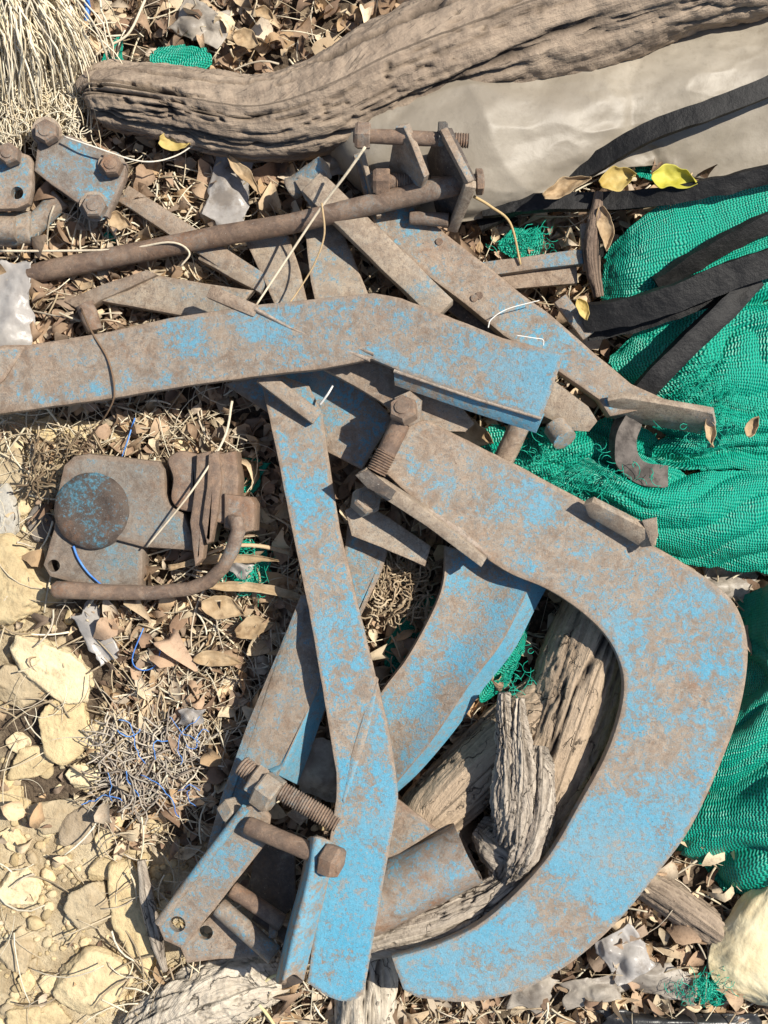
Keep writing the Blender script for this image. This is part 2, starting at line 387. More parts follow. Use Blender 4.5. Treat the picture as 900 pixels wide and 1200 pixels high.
def tube_vf(pts, rad, n=12, cap=True, off=0, phase=0.0):
    pts = np.asarray(pts, float); m = len(pts); rad = np.broadcast_to(np.asarray(rad, float), (m,)); T, A, B = frames(pts)
    th = np.linspace(0, 2*math.pi, n, endpoint=False)+phase
    V = pts[:, None]+rad[:, None, None]*(np.cos(th)[None, :, None]*A[:, None]+np.sin(th)[None, :, None]*B[:, None])
    F = []
    for i in range(m-1):
        for j in range(n):
            k = (j+1) % n; F.append([off+i*n+j, off+i*n+k, off+(i+1)*n+k, off+(i+1)*n+j])
    if cap: F.append([off+j for j in range(n)][::-1]); F.append([off+(m-1)*n+j for j in range(n)])
    return V.reshape(-1, 3), F
def tube(name, pts, rad, mat, parent=None, n=14, cap=True, noise=0.0, sharp=40):
    """pts in px,px,m"""
    w = Pa(pts); V, F = tube_vf(w, rad, n, cap)
    if noise: V = V+noise*np.stack([fbm(V*70+5, 3), fbm(V*70+25, 3), fbm(V*70+45, 3)], -1)
    m = len(w); L = np.concatenate([[0], np.cumsum(np.linalg.norm(np.diff(w, axis=0), axis=1))])
    uv = np.stack([np.repeat(L, n), np.tile(np.arange(n)/n*.1, m)], -1)
    return link(name, V, F, mat, parent, uv=uv, sharp=sharp)
def rod(name, a, b, r, mat, parent=None, n=16, noise=.0006, k=24, taper=None):
    """a straight round bar with softened ends, px,px,m end points, r in m"""
    a, b = np.array(a, float), np.array(b, float); t = np.concatenate([[0, .006], np.linspace(.02, .98, k), [.994, 1]])[:, None]
    rr = np.ones(len(t))*r; rr[0] = rr[-1] = r*.8; rr[1] = rr[-2] = r*.95
    if taper: rr = rr*np.linspace(taper[0], taper[1], len(t))
    return tube(name, a*(1-t)+b*t, rr, mat, parent, n, noise=noise, sharp=50)
def thread(name, a, b, r, mat, parent=None, pitch=.0026):
    A, B = Pa(np.array([a, b])); L = np.linalg.norm(B-A); k = int(L/pitch*4)
    t = np.linspace(0, 1, k)[:, None]; pts = A*(1-t)+B*t; rr = r*(1+.075*np.array([(-1, 0, 1, 0)[i % 4] for i in range(k)]))
    V, F = tube_vf(pts, rr, 16); return link(name, V, F, mat, parent, sharp=75)
def hexnut(name, c, axis, r, h, mat, parent=None, rot=0.0, dome=True):
    """hexagonal head/nut centred at px,px,m with a world axis"""
    c = Pa(np.array(c)); ax = np.array(axis, float); ax /= np.linalg.norm(ax); 
    up = np.array([0, 0, 1.0]) if abs(ax[2]) < .9 else np.array([0, 1.0, 0]); A = np.cross(up, ax); A /= np.linalg.norm(A); B = np.cross(ax, A)
    prof = [(-.5, .94), (-.42, 1.0), (.3, 1.0), (.5, .86)] if dome else [(-.5, .9), (-.4, 1), (.4, 1), (.5, .9)]
    V = []; F = []; n = 6
    th = np.arange(6)*math.pi/3+rot
    for (q, s) in prof:
        for t in th: V.append(c+ax*h*q+r*s*(math.cos(t)*A+math.sin(t)*B))
    for i in range(len(prof)-1):
        for j in range(n): k = (j+1) % n; F.append([i*n+j, i*n+k, (i+1)*n+k, (i+1)*n+j])
    F.append(list(range(n))[::-1]); F.append([(len(prof)-1)*n+j for j in range(n)])
    if dome:                                                     # raised round face of the bolt shank
        o = len(V); m = 14
        for (q, s) in ((.5, .55), (.6, .5), (.62, .3)):
            for t in np.arange(m)*2*math.pi/m: V.append(c+ax*h*q+r*s*(math.cos(t)*A+math.sin(t)*B))
        for i in range(2):
            for j in range(m): k = (j+1) % m; F.append([o+i*m+j, o+i*m+k, o+(i+1)*m+k, o+(i+1)*m+j])
        F.append([o+2*m+j for j in range(m)])
    return link(name, V, F, mat, parent, sharp=25)
def bar(name, a, b, w, h, mat, parent=None, up=(0, 0, 1), bev=.0015, jit=.0006):
    """rectangular bar between two px,px,m points: w across, h along up"""
    A, B = [Vector(p) for p in Pa(np.array([a, b]))]; d = B-A; L = d.length; d.normalize(); u = Vector(up); u = (u-d*u.dot(d)).normalized(); s = d.cross(u)
    bm = bmesh.new(); el = bm.verts.layers.float.new('edge'); k = max(2, int(L/.02)); rings = []
    for i in range(k+1):
        c = A+d*L*i/k; rr = []
        for (p, q) in ((-1, -1), (1, -1), (1, 1), (-1, 1)):
            rr.append(bm.verts.new(c+s*(p*w/2+rnd.uniform(-jit, jit))+u*(q*h/2+rnd.uniform(-jit, jit))))
        rings.append(rr)
    for i in range(k):
        for j in range(4): bm.faces.new((rings[i][j], rings[i][(j+1) % 4], rings[i+1][(j+1) % 4], rings[i+1][j]))
    bm.faces.new(rings[0][::-1]); bm.faces.new(rings[-1]); bm.normal_update(); bmesh.ops.recalc_face_normals(bm, faces=bm.faces)
    ed = [e for e in bm.edges if len(e.link_faces) == 2 and e.calc_face_angle(0) > .6]
    bmesh.ops.bevel(bm, geom=ed, offset=bev, segments=2, profile=.5, affect='EDGES', clamp_overlap=True)
    for v in bm.verts: v[el] = .55
    return from_bm(name, bm, mat, parent)
def loft_grid(rows, nu, nv, lin=False):
    R = [np.asarray(r, float) for r in rows]
    if lin:
        def samp(r): 
            t = np.linspace(0, len(r)-1, nu); i = np.minimum(t.astype(int), len(r)-2); f = (t-i)[:, None]; return r[i]*(1-f)+r[i+1]*f
        G = np.stack([samp(r) for r in R]); t = np.linspace(0, len(R)-1, nv); i = np.minimum(t.astype(int), len(R)-2); f = (t-i)[:, None, None]; return G[i]*(1-f)+G[i+1]*f
    G = np.stack([cr(r, nu) for r in R]); return np.stack([cr(G[:, j], nv) for j in range(nu)], 1)
def gnorm(W):
    du = np.gradient(W, axis=1); dv = np.gradient(W, axis=0); n = np.cross(du, dv); n /= np.linalg.norm(n, axis=-1, keepdims=True)+1e-12
    if n[..., 2].mean() < 0: n = -n
    return n
def sheet(name, rows, nu, nv, mat, parent=None, thick=.0015, disp=None, lin=False, sharp=None, edge=False, fray=0.0, world_disp=None):
    """surface through rows of px,px,m points"""
    W = Pa(loft_grid(rows, nu, nv, lin)); nr = gnorm(W)
    us = np.concatenate([[0], np.cumsum(np.linalg.norm(np.diff(W[nv//2], axis=0), axis=1))]); vs = np.concatenate([[0], np.cumsum(np.linalg.norm(np.diff(W[:, nu//2], axis=0), axis=1))])
    U, Vv = np.meshgrid(us, vs)
    if fray:
        k = fbm(xyz(U*90, Vv*90, 4.0+nu), 3)*fray
        for sl, ax in (((0, slice(None)), 0), ((-1, slice(None)), 0), ((slice(None), 0), 1), ((slice(None), -1), 1)):
            W[sl] += np.stack([k[sl], k[sl]*.7, k[sl]*0], -1)
    if disp is not None: W = W+nr*disp(U, Vv, W)[..., None]
    n = nv*nu; top = W.reshape(-1, 3); bot = (W-gnorm(W)*thick).reshape(-1, 3); V = np.concatenate([top, bot])
    idx = np.arange(n).reshape(nv, nu); a, b, c, d = idx[:-1, :-1], idx[:-1, 1:], idx[1:, 1:], idx[1:, :-1]
    q = np.stack([a, b, c, d], -1).reshape(-1, 4)
    if np.cross(W[0, 1]-W[0, 0], W[1, 0]-W[0, 0])[2] < 0: q = q[:, ::-1]
    F = q.tolist()+(q[:, ::-1]+n).tolist()
    ring = np.concatenate([idx[0, :], idx[1:, -1], idx[-1, -2::-1], idx[-2:0:-1, 0]])
    for i in range(len(ring)):
        p, r = int(ring[i]), int(ring[(i+1) % len(ring)]); F.append([p, p+n, r+n, r])
    uv = np.stack([U.ravel(), Vv.ravel()], -1); uv = np.concatenate([uv, uv])
    attrs = None
    if edge:
        e = np.zeros((nv, nu)); e[0] = e[-1] = 1; e[:, 0] = e[:, -1] = 1; attrs = {'edge': np.concatenate([e.ravel(), np.ones(n)])}
    o = link(name, V, F, mat, parent, uv=uv, attrs=attrs, sharp=sharp)
    bm = bmesh.new(); bm.from_mesh(o.data); bmesh.ops.recalc_face_normals(bm, faces=bm.faces); bm.to_mesh(o.data); bm.free()
    return o
def log(name, pts, rad, mat, parent=None, nl=260, nc=110, amp=.006, crack=.012, flat=1.0, seed=0.0, along=5.0, grit=.0016):
    """a trunk along px,px,m points with split bark"""
    pw = cr(Pa(np.array(pts)), nl); R = cr(np.array(rad, float)[:, None], nl)[:, 0]; T, A, B = frames(pw)
    th = np.linspace(0, 2*math.pi, nc, endpoint=False); L = np.concatenate([[0], np.cumsum(np.linalg.norm(np.diff(pw, axis=0), axis=1))])
    LL, TT = np.meshgrid(L, th, indexing='ij'); rr = R[:, None]
    q = xyz(LL*along, np.cos(TT)*3.0+seed, np.sin(TT)*3.0)
    wob = fbm(xyz(LL*7, np.cos(TT)*.9+seed, np.sin(TT)*.9), 3)
    n1 = fbm(q*np.array([1.6, .9, .9]), 5, .6); rid = 1-np.abs(fbm(q*np.array([.75, .75, .75])+9, 4, .5)+.12*fbm(q*3.1+3, 3))*2.2
    deep = np.clip((rid-.82)/.18, 0, 1)**1.2*np.clip(fbm(q*.55+31, 2)*3+.45, 0, 1)
    r2_ = 1-np.abs(fbm(q*np.array([2.6, 1.9, 1.9])+41, 3, .5))*2.4; deep = np.maximum(deep, .55*np.clip((r2_-.84)/.16, 0, 1)*np.clip(fbm(q*.8+77, 2)*3+.35, 0, 1))
    fib = fbm(xyz(LL*along*5, np.cos(TT)*9+seed, np.sin(TT)*9), 4, .65)
    D = rr*(1+.16*wob)+grit*fbm(xyz(pw[:, 0][:, None]*55+np.cos(TT)*rr*55, pw[:, 1][:, None]*55+np.sin(TT)*rr*55, seed+LL*20), 4, .6)+amp*n1-crack*deep+amp*.6*fib
    V = pw[:, None]+D[..., None]*(np.cos(TT)[..., None]*A[:, None]*flat+np.sin(TT)[..., None]*B[:, None])
    V = V.reshape(-1, 3); i = np.arange(nl-1)[:, None]*nc; j = np.arange(nc)[None]; k = (j+1) % nc
    F = np.stack([i+j, i+k, i+nc+k, i+nc+j], -1).reshape(-1, 4).tolist()
    e0 = V[:nc].mean(0); e1 = V[-nc:].mean(0); V = np.concatenate([V, [e0, e1]]); z = len(V)-2
    for a in range(nc):
        b = (a+1) % nc; F.append([z, b, a]); F.append([z+1, (nl-1)*nc+a, (nl-1)*nc+b])
    uv = np.stack([LL.ravel(), (TT*rr).ravel()], -1); uv = np.concatenate([uv, [[0, 0], [L[-1], 0]]])
    dp = np.concatenate([np.clip(deep*1.1, 0, 1).ravel(), [.3, .3]])
    return link(name, V, F, mat, parent, uv=uv, attrs={'deep': dp}, sharp=None)

# ================================================================== THE SETTING
gx = np.arange(-800, 1701, 6.0); gy = np.arange(-600, 1801, 6.0)
GX, GY = np.meshgrid((gx-450)/1000, (600-gy)/1000); GZ = ground_h(GX, GY)
def pale_at(px, py):
    a = np.clip((130+.35*np.clip(py-900, 0, 400)*1.6-px)/120, 0, 1)*np.clip((py-420)/80, 0, 1)
    b = np.exp(-(((px-190)/150)**2+((py-1090)/110)**2))*1.2
    c = np.exp(-(((px-60)/110)**4+((py-865)/125)**4))
    return np.clip(a+b, 0, 1)*(1-.62*c)
pale = pale_at(GX*1000+450, 600-GY*1000)
idx = np.arange(GX.size).reshape(GX.shape)
q = np.stack([idx[:-1, :-1], idx[1:, :-1], idx[1:, 1:], idx[:-1, 1:]], -1).reshape(-1, 4)
V = np.stack([GX, GY, GZ], -1).reshape(-1, 3); nV = len(V)
ring = np.concatenate([idx[0, :], idx[1:, -1], idx[-1, -2::-1], idx[-2:0:-1, 0]])     # carry the sheet on to the horizon
out = V[ring]*np.array([160.0, 160.0, 0])+np.array([0, 0, -.02])
V = np.concatenate([V, out]); F = q.tolist(); m_ = len(ring)
for i in range(m_): F.append([int(ring[i]), int(ring[(i+1) % m_]), nV+(i+1) % m_, nV+i])
g = link('ground', V, F, M['ground'], origin=(0, 0, 0), attrs={'pale': np.concatenate([pale.ravel(), np.zeros(m_)])}, sharp=None)
tag(g, 'dusty brown soil under the litter, pale and yellow at the left', 'ground', kind='structure')

# --------------------------------------------------------------- leaf litter and straw (nobody could count them)
rs = np.random.RandomState(5)
LEAF_COL = np.array([(.36, .25, .165), (.46, .33, .215), (.25, .165, .11), (.58, .445, .29), (.42, .295, .20), (.66, .54, .37), (.31, .23, .165), (.52, .43, .32), (.48, .33, .19)])
def leaves(name, xs, ys, zs, size, mat, cols=LEAF_COL, flat=.5, tilt=.5):
    n = len(xs); u = np.linspace(0, 1, 6); w = np.array([.05, .26, .36, .33, .2, .03]); vv = np.array([-1, 0, 1.0])
    U, Wd = np.meshgrid(u, vv, indexing='ij')
    L = size*rs.uniform(.6, 1.4, n); asp = rs.uniform(.4, 1.1, n); curl = rs.normal(0, 2.0, n); fold = rs.uniform(-.3, 1.4, n); tw = rs.normal(0, 1.2, n)
    X = (U-.5)[None]*L[:, None, None]; Y = (Wd*w[:, None])[None]*(L*asp)[:, None, None]*(1+.12*rs.normal(0, 1, (n, 6, 3)))
    Z = curl[:, None, None]*((U-.5)**2)[None]*L[:, None, None]*.9+fold[:, None, None]*np.abs(Y)+tw[:, None, None]*(U-.5)[None]*Y+rs.normal(0, .035, (n, 6, 3))*L[:, None, None]
    a = rs.uniform(0, 2*math.pi, n); t = rs.normal(0, tilt, n); r = rs.normal(0, tilt, n)
    ct, st, c2, s2, ca, sa = [f[:, None, None] for f in (np.cos(t), np.sin(t), np.cos(r), np.sin(r), np.cos(a), np.sin(a))]
    Y, Z = Y*ct-Z*st, Y*st+Z*ct; X, Z = X*c2+Z*s2, -X*s2+Z*c2; X, Y = X*ca-Y*sa, X*sa+Y*ca
    lo = Z.reshape(n, -1).min(1)
    p = Pa(np.stack([xs, ys, zs], -1)); base = ground_h(p[:, 0], p[:, 1])+zs-lo*.75
    V = np.stack([X+p[:, 0, None, None], Y+p[:, 1, None, None], Z+base[:, None, None]], -1).reshape(-1, 3)
    i = np.arange(5)[:, None]*3+np.arange(2)[None]; f = np.stack([i, i+3, i+4, i+1], -1).reshape(-1, 4)
    F = (np.arange(n)[:, None, None]*18+f[None]).reshape(-1, 4)
    c = cols[rs.randint(0, len(cols), n)]*rs.uniform(.7, 1.25, (n, 1)); c = np.repeat(c, 18, 0)
    return link(name, V, F, mat, origin=(0, 0, 0), attrs={'tint': np.clip(c, 0, 1)}, sharp=None)
def scatter(n, x0, x1, y0, y1, dens):
    x = rs.uniform(x0, x1, n*4); y = rs.uniform(y0, y1, n*4); k = rs.uniform(0, 1, n*4) < dens(x, y); return x[k][:n], y[k][:n]
def leaf_dens(x, y): return np.clip(1.05-np.maximum(pale_at(x, y), .8*(x < 125)*(y > 700))*1.25, .015, 1)*np.clip(.45+fbm(xyz(x/60, y/60, 2.0), 3)*1.3+.4, .15, 1)
x1, y1 = scatter(10500, -180, 1080, -180, 1380, leaf_dens)
o = leaves('leaf_litter', x1, y1, rs.uniform(0, .020, len(x1)), .0235, M['leaf']); tag(o, 'brown curled dry leaves strewn over the whole ground', 'leaf litter', kind='stuff')
x3, y3 = scatter(900, -180, 1080, -180, 1380, leaf_dens)
o = leaves('large_leaf_litter', x3, y3, rs.uniform(.004, .022, len(x3)), .031, M['leaf'], LEAF_COL*1.08); tag(o, 'larger tan crumpled leaves lying over the small brown ones', 'leaf litter', kind='stuff')
x2, y2 = scatter(10500, -180, 1080, -180, 1380, lambda x, y: np.clip(leaf_dens(x, y)+.08, 0, 1))
o = leaves('leaf_crumbs', x2, y2, rs.uniform(0, .012, len(x2)), .012, M['leaf']); tag(o, 'small broken bits of dry leaf between the larger leaves', 'leaf litter', kind='stuff')
def strands(name, specs, mat, cols, parent=None, n=5):
    """specs: list of (pts world (k,3), radius or radii)"""
    Vs, Fs, Cs, off = [], [], [], 0
    for k, (p, r) in enumerate(specs):
        V, F = tube_vf(p, r, n, True, off); Vs.append(V); Fs += F; off += len(V); c = np.array(cols[k % len(cols)])*rs.uniform(.75, 1.15); Cs.append(np.repeat(c[None], len(V), 0))
    return link(name, np.concatenate(Vs), Fs, mat, parent, origin=None if parent else (0, 0, 0), attrs={'tint': np.clip(np.concatenate(Cs), 0, 1)}, sharp=None)
STRAW = [(.62, .52, .36), (.74, .65, .47), (.50, .40, .26), (.80, .73, .56), (.42, .33, .22), (.58, .50, .38)]
def straw_dens(x, y): 
    hot = np.exp(-(((x-190)/150)**2+((y-860)/120)**2))+np.exp(-(((x-120)/150)**2+((y-500)/50)**2))+np.exp(-(((x-280)/90)**2+((y-720)/70)**2))+np.exp(-(((x-150)/130)**2+((y-270)/70)**2))+.8*np.exp(-(((x-400)/250)**2+((y-1190)/40)**2))
    return np.clip(.22+hot*.8, 0, 1)*(1-.75*(x < 125)*(y > 690))
xs_, ys_ = scatter(4200, -150, 1050, -150, 1350, straw_dens); sp = []
for x, y in zip(xs_, ys_):
    L = rs.uniform(20, 95); a = rs.uniform(0, math.pi); b = rs.normal(0, .5); k = 7; t = np.linspace(-.5, .5, k)
    z0 = rs.uniform(.012, .03); an = a+b*t; p = np.stack([x+L*t*np.cos(an), y+L*t*np.sin(an), z0+rs.normal(0, .012)*t+.004*rs.normal(0, 1, k)*.4], -1)
    w = Pa(p); w[:, 2] = np.maximum(w[:, 2], .004)+ground_h(w[:, 0], w[:, 1]); sp.append((w, rs.choice([.0004, .0006, .0009, .0013])*np.linspace(1, .7, k)))
o = strands('straw_litter', sp, M['straw'], STRAW); tag(o, 'thin pale straw stems lying loose among the leaves', 'straw', kind='stuff')

# --------------------------------------------------------------- stones
_ico = None
def ico(sub):
    bm = bmesh.new(); bmesh.ops.create_icosphere(bm, subdivisions=sub, radius=1.0); V = np.array([v.co[:] for v in bm.verts]); F = [[v.index for v in f.verts] for f in bm.faces]; bm.free(); return V, F
ICO5, ICO2 = ico(5), ico(2)
STONE = [(.60, .475, .27), (.67, .545, .33), (.54, .43, .25), (.72, .60, .38), (.46, .375, .245)]
def rock_verts(base, rx, ry, rz, rot, seed, npl=10, rough=.05):
    r = np.random.RandomState(seed); d = base
    pl = r.normal(0, 1, (npl, 3)); pl[:, 2] *= .55; pl /= np.linalg.norm(pl, axis=1)[:, None]; h = r.uniform(.62, .98, npl)
    pl = np.concatenate([pl, [[0, 0, 1], [.22, .1, 1]]]); pl /= np.linalg.norm(pl, axis=1)[:, None]; h = np.concatenate([h, [.50, .55]])
    dt = np.maximum(d @ pl.T, 1e-3); R = np.min(np.where(dt > .02, h/dt, 9), axis=1); R = np.minimum(R, 1.25)
    R = R+rough*1.9*fbm(d*2.6+seed, 4, .6)+rough*.9*fbm(d*9+seed, 4, .65)-rough*1.2*np.clip(fbm(d*5+seed*2, 2)-.15, 0, 1)
    p = d*R[:, None]*np.array([rx, ry, rz]); c, s = math.cos(rot), math.sin(rot)
    return np.stack([p[:, 0]*c-p[:, 1]*s, p[:, 0]*s+p[:, 1]*c, p[:, 2]], -1)
def rock(px, py, rx, ry, rot, label, seed, h=.5, col=None, name='stone', group='yellow stones on the left', z=None):
    V = rock_verts(ICO5[0], rx/1000, ry/1000, max(.006, min(rx, ry)/1000*h*1.5), -math.radians(rot), seed)
    if z is None: z = min(rx, ry)/1000*h*.62
    c = np.array(col or STONE[seed % 5]); p = np.array(P(px, py, z)); p[2] += float(ground_h(p[0], p[1]))
    tint = np.repeat(c[None], len(V), 0)*(1+.22*fbm(ICO5[0]*2.2+seed, 3))[:, None]
    return tag(link(name, V+p, ICO5[1], M['stone'], attrs={'tint': np.clip(tint, 0, 1)}, sharp=None), label, 'stone', group)
ROCKS = [
 (62, 783, 56, 36, 25, 'largest pale yellow stone, below the left end of the bent handle'),
 (29, 801, 25, 28, 70, 'yellow stone against the lower left of the largest stone'),
 (72, 850, 31, 38, 20, 'flat wedge shaped yellow stone under the largest stone'),
 (121, 864, 25, 30, 10, 'pitted yellow stone right of the wedge shaped stone'),
 (36, 897, 30, 18, -8, 'oval yellow stone below left of the wedge shaped stone'),
 (96, 910, 22, 17, -15, 'small oval yellow stone right of the oval stone'),
 (64, 953, 34, 19, -15, 'long low yellow stone beside the grey brown slab'),
 (98, 962, 22, 33, 25, 'grey brown slab standing among the yellow stones'),
 (127, 976, 16, 26, 20, 'narrow yellow stone on the right of the grey brown slab'),
 (10, 936, 15, 20, 0, 'yellow stone cut by the left edge beside the long low stone'),
 (24, 868, 14, 12, 0, 'little yellow stone above the oval stone'),
 (20, 1116, 22, 27, 15, 'rounded yellow stone near the bottom left corner'),
 (33, 1150, 13, 13, 0, 'small yellow stone under the rounded stone at bottom left'),
 (61, 1154, 15, 13, 20, 'angular small yellow stone right of the one under the rounded stone'),
 (42, 1190, 36, 20, 0, 'yellow stone cut by the bottom edge at the left'),
 (28, 1036, 28, 22, -20, 'smooth yellow stone above the rounded stone at bottom left'),
 (105, 1062, 34, 32, 10, 'pale crumbly stone left of the upright dry stick'),
 (160, 1075, 36, 58, -15, 'tall pale stone block lying by the upright dry stick'),
 (108, 1150, 40, 32, 15, 'pale stone block under the crumbly stone'),
 (18, 690, 52, 52, 0, 'broad pale stone at the left edge under the pump foot'),
 (6, 605, 20, 32, 0, 'grey stone at the left edge beside the pump'),
 (52, 612, 16, 20, 20, 'dark grey pebble stone against the left side of the pump'),
 (60, 504, 24, 18, 10, 'yellow stone under the flat end of the blue lever'),
 (112, 510, 26, 20, -10, 'yellow stone above the top edge of the pump'),
 (145, 520, 18, 16, 0, 'small yellow stone at the pump top edge middle'),
 (214, 520, 22, 12, 0, 'yellow stone touching the notch of the pump'),
 (16, 545, 20, 22, 0, 'pale stone in the sun left above the pump'),
 (135, 735, 17, 34, 0, 'squarish tan stone just below the bent handle'),
 (14, 985, 13, 18, 0, 'yellow stone on the left edge above the smooth stone'),
 (125, 1015, 22, 15, -20, 'yellow stone between grey brown slab and crumbly stone'),
]
for i, (px, py, rx, ry, rot, lab) in enumerate(ROCKS):
    col = {7: (.37, .30, .21), 20: (.42, .40, .35), 21: (.18, .16, .14), 27: (.44, .34, .20)}.get(i)
    rock(px, py, rx, ry, rot, lab, i+3, h=.42, col=col)
Vs, Fs, Cs, off = [], [], [], 0                                   # gravel-size rubble
n_ = 1700; xx = rs.uniform(-120, 420, n_*3); yy = rs.uniform(420, 1330, n_*3); k_ = rs.uniform(0, 1, n_*3) < np.maximum(pale_at(xx, yy), .35*(xx < 140)*(yy > 600))+.03; xx, yy = xx[k_][:n_], yy[k_][:n_]
for i, (x, y) in enumerate(zip(xx, yy)):
    r = rs.choice([.0025, .004, .006, .009], p=[.45, .3, .17, .08]); v = rock_verts(ICO2[0], r*rs.uniform(.8, 1.5), r, r*.8, rs.uniform(0, 6), i, 7, .06); p = np.array(P(x, y, 0)); p[2] = float(ground_h(p[0], p[1]))+r*.25
    Vs.append(v+p); Fs += [[a+off for a in f] for f in ICO2[1]]; off += len(v); Cs.append(np.repeat((np.array(STONE[i % 5])*rs.uniform(.7, 1.15))[None], len(v), 0))
o = link('rubble', np.concatenate(Vs), Fs, M['stone'], origin=(0, 0, 0), attrs={'tint': np.clip(np.concatenate(Cs), 0, 1)}, sharp=None); tag(o, 'yellow limestone crumbs and gravel between the stones', 'rubble', kind='stuff')
# ================================================================== WOOD
def slab(name, pts, t, mat, parent=None, bev=.0012, down=True, edge=.35, sub=14):
    """polygon of px,px,m points (roughly planar, any tilt) extruded by t along its normal"""
    w = []; n = len(pts)
    for i in range(n):
        a, b = np.array(pts[i], float), np.array(pts[(i+1) % n], float); k = max(1, int(np.linalg.norm((b-a)[:2])/sub))
        for j in range(k): w.append(a+(b-a)*j/k)
    w = [Vector(p) for p in Pa(np.array(w))]
    nr = Vector((0, 0, 0))
    for i in range(len(w)): nr += w[i].cross(w[(i+1) % len(w)])
    nr.normalize()
    if nr.z < -1e-4: w.reverse(); nr = -nr
    bm = bmesh.new(); el = bm.verts.layers.float.new('edge')
    a = [bm.verts.new(p) for p in w]; b = [bm.verts.new(p-nr*t) for p in w]; bm.faces.new(a); bm.faces.new(b[::-1])
    for i in range(len(a)): bm.faces.new((a[i], b[i], b[(i+1) % len(a)], a[(i+1) % len(a)]))
    bm.normal_update(); bmesh.ops.recalc_face_normals(bm, faces=bm.faces)
    sa = set(a); te = [e for e in bm.edges if (e.verts[0] in sa) == (e.verts[1] in sa)]
    if bev: bmesh.ops.bevel(bm, geom=te, offset=bev, segments=2, profile=.5, affect='EDGES', clamp_overlap=True)
    for v in bm.verts: v[el] = edge
    return from_bm(name, bm, mat, parent)

o = log('tree_trunk', [(108, 118, .04), (125, 112, .045), (200, 122, .05), (300, 140, .055), (380, 124, .058), (470, 82, .06), (600, 34, .06), (750, -12, .06), (900, -60, .06), (1040, -100, .06)],
    [.022, .036, .042, .047, .052, .058, .063, .066, .068, .07], M['bark'], nl=420, nc=150, amp=.0035, crack=.013, along=4.6, grit=.0042)
tag(o, 'long grey brown log with split bark across the top of the heap', 'log')
t = thing('tree_knot', 'short broken branch stub on the log above the yellow leaf', 'branch stub', 182, 150, .06)
bpy.data.objects.remove(t)
o = log('thick_log', [(735, 660, .035), (712, 715, .038), (680, 800, .038), (648, 900, .038), (618, 985, .035), (605, 1030, .03)], [.045, .052, .056, .055, .05, .04], M['oldwood'], nl=260, nc=160, amp=.004, crack=.006, along=4.5, seed=4, grit=.003)
tag(o, 'thick weathered log in the hollow of the big curved shank, partly in shade', 'log')
o = log('cut_branch', [(497, 962, .035), (505, 952, .037), (560, 900, .04), (610, 850, .04), (650, 810, .035)], [.030, .036, .038, .036, .03], M['oldwood'], nl=160, nc=110, amp=.002, crack=.006, along=3, seed=9)
tag(o, 'smooth sawn branch end poking out between blue blade and thick log', 'branch')
t = thing('splintered_stump', 'grey splintered upright wood stump standing on the thick log', 'stump', 610, 950, .05)
def flake(pts, rad, flat, seed): return log('splinter', pts, rad, M['greywood'], t, nl=170, nc=90, amp=.006, crack=.006, along=11, seed=seed, flat=flat, grit=.004)
flake([(590, 812, .112), (592, 850, .11), (595, 900, .108), (592, 960, .10), (585, 985, .09)], [.003, .011, .016, .015, .006], .9, 1)
flake([(609, 818, .112), (609, 850, .112), (611, 910, .112), (606, 965, .105), (603, 1000, .09)], [.003, .010, .015, .016, .008], .9, 2)
flake([(634, 875, .095), (633, 905, .105), (628, 960, .105), (612, 1005, .10), (596, 1035, .085)], [.008, .018, .017, .015, .006], .8, 3)
flake([(560, 970, .06), (580, 985, .07), (600, 1000, .075), (588, 1030, .07)], [.012, .026, .03, .014], .7, 5)
o = log('bark_curl', [(646, 925, .085), (644, 965, .085), (628, 1000, .082), (590, 1042, .076), (530, 1076, .072), (470, 1094, .066), (425, 1108, .06)], [.004, .006, .010, .018, .024, .022, .018], M['greywood'], nl=220, nc=80, amp=.004, crack=.012, along=6, seed=13, flat=.9)
tag(o, 'pale curved root following the inner edge of the big curved shank', 'root')
o = log('pale_driftwood', [(436, 1060, .02), (432, 1110, .024), (428, 1170, .026), (425, 1260, .026)], [.022, .032, .036, .036], M['palewood'], nl=140, nc=100, amp=.004, crack=.008, along=5, seed=21)
tag(o, 'pale bleached wood standing out below the foot of the upright blue bar', 'wood')
o = log('flat_driftwood', [(150, 1215, .01), (215, 1178, .016), (290, 1150, .016), (350, 1140, .01)], [.022, .034, .036, .018], M['palewood'], nl=200, nc=130, amp=.005, crack=.005, along=9, seed=25, flat=.9, grit=.006)
tag(o, 'flat bleached flaking wood under the bracket with two holes', 'wood')
o = log('short_branch', [(735, 1022, .02), (775, 1045, .022), (820, 1076, .022), (868, 1112, .02)], [.016, .020, .019, .016], M['bark'], nl=120, nc=70, amp=.002, crack=.005, along=5, seed=31)
tag(o, 'short grey branch between the curved shank and the cream sack', 'branch')
o = log('dry_stick', [(166, 1008, .03), (172, 1050, .035), (183, 1100, .034), (193, 1138, .03)], [.004, .0075, .0075, .003], M['greywood'], nl=90, nc=30, amp=.0012, crack=.002, along=8, seed=35)
tag(o, 'upright grey dry stick among the yellow stones', 'stick')
o = log('brown_stick', [(702, 226, .07), (696, 262, .072), (693, 300, .068), (701, 348, .06)], [.005, .0085, .009, .006], M['darkwood'], nl=90, nc=30, amp=.001, crack=.001, along=4, seed=37)
tag(o, 'brown bark stick leaning on the green net beside the black straps', 'stick')

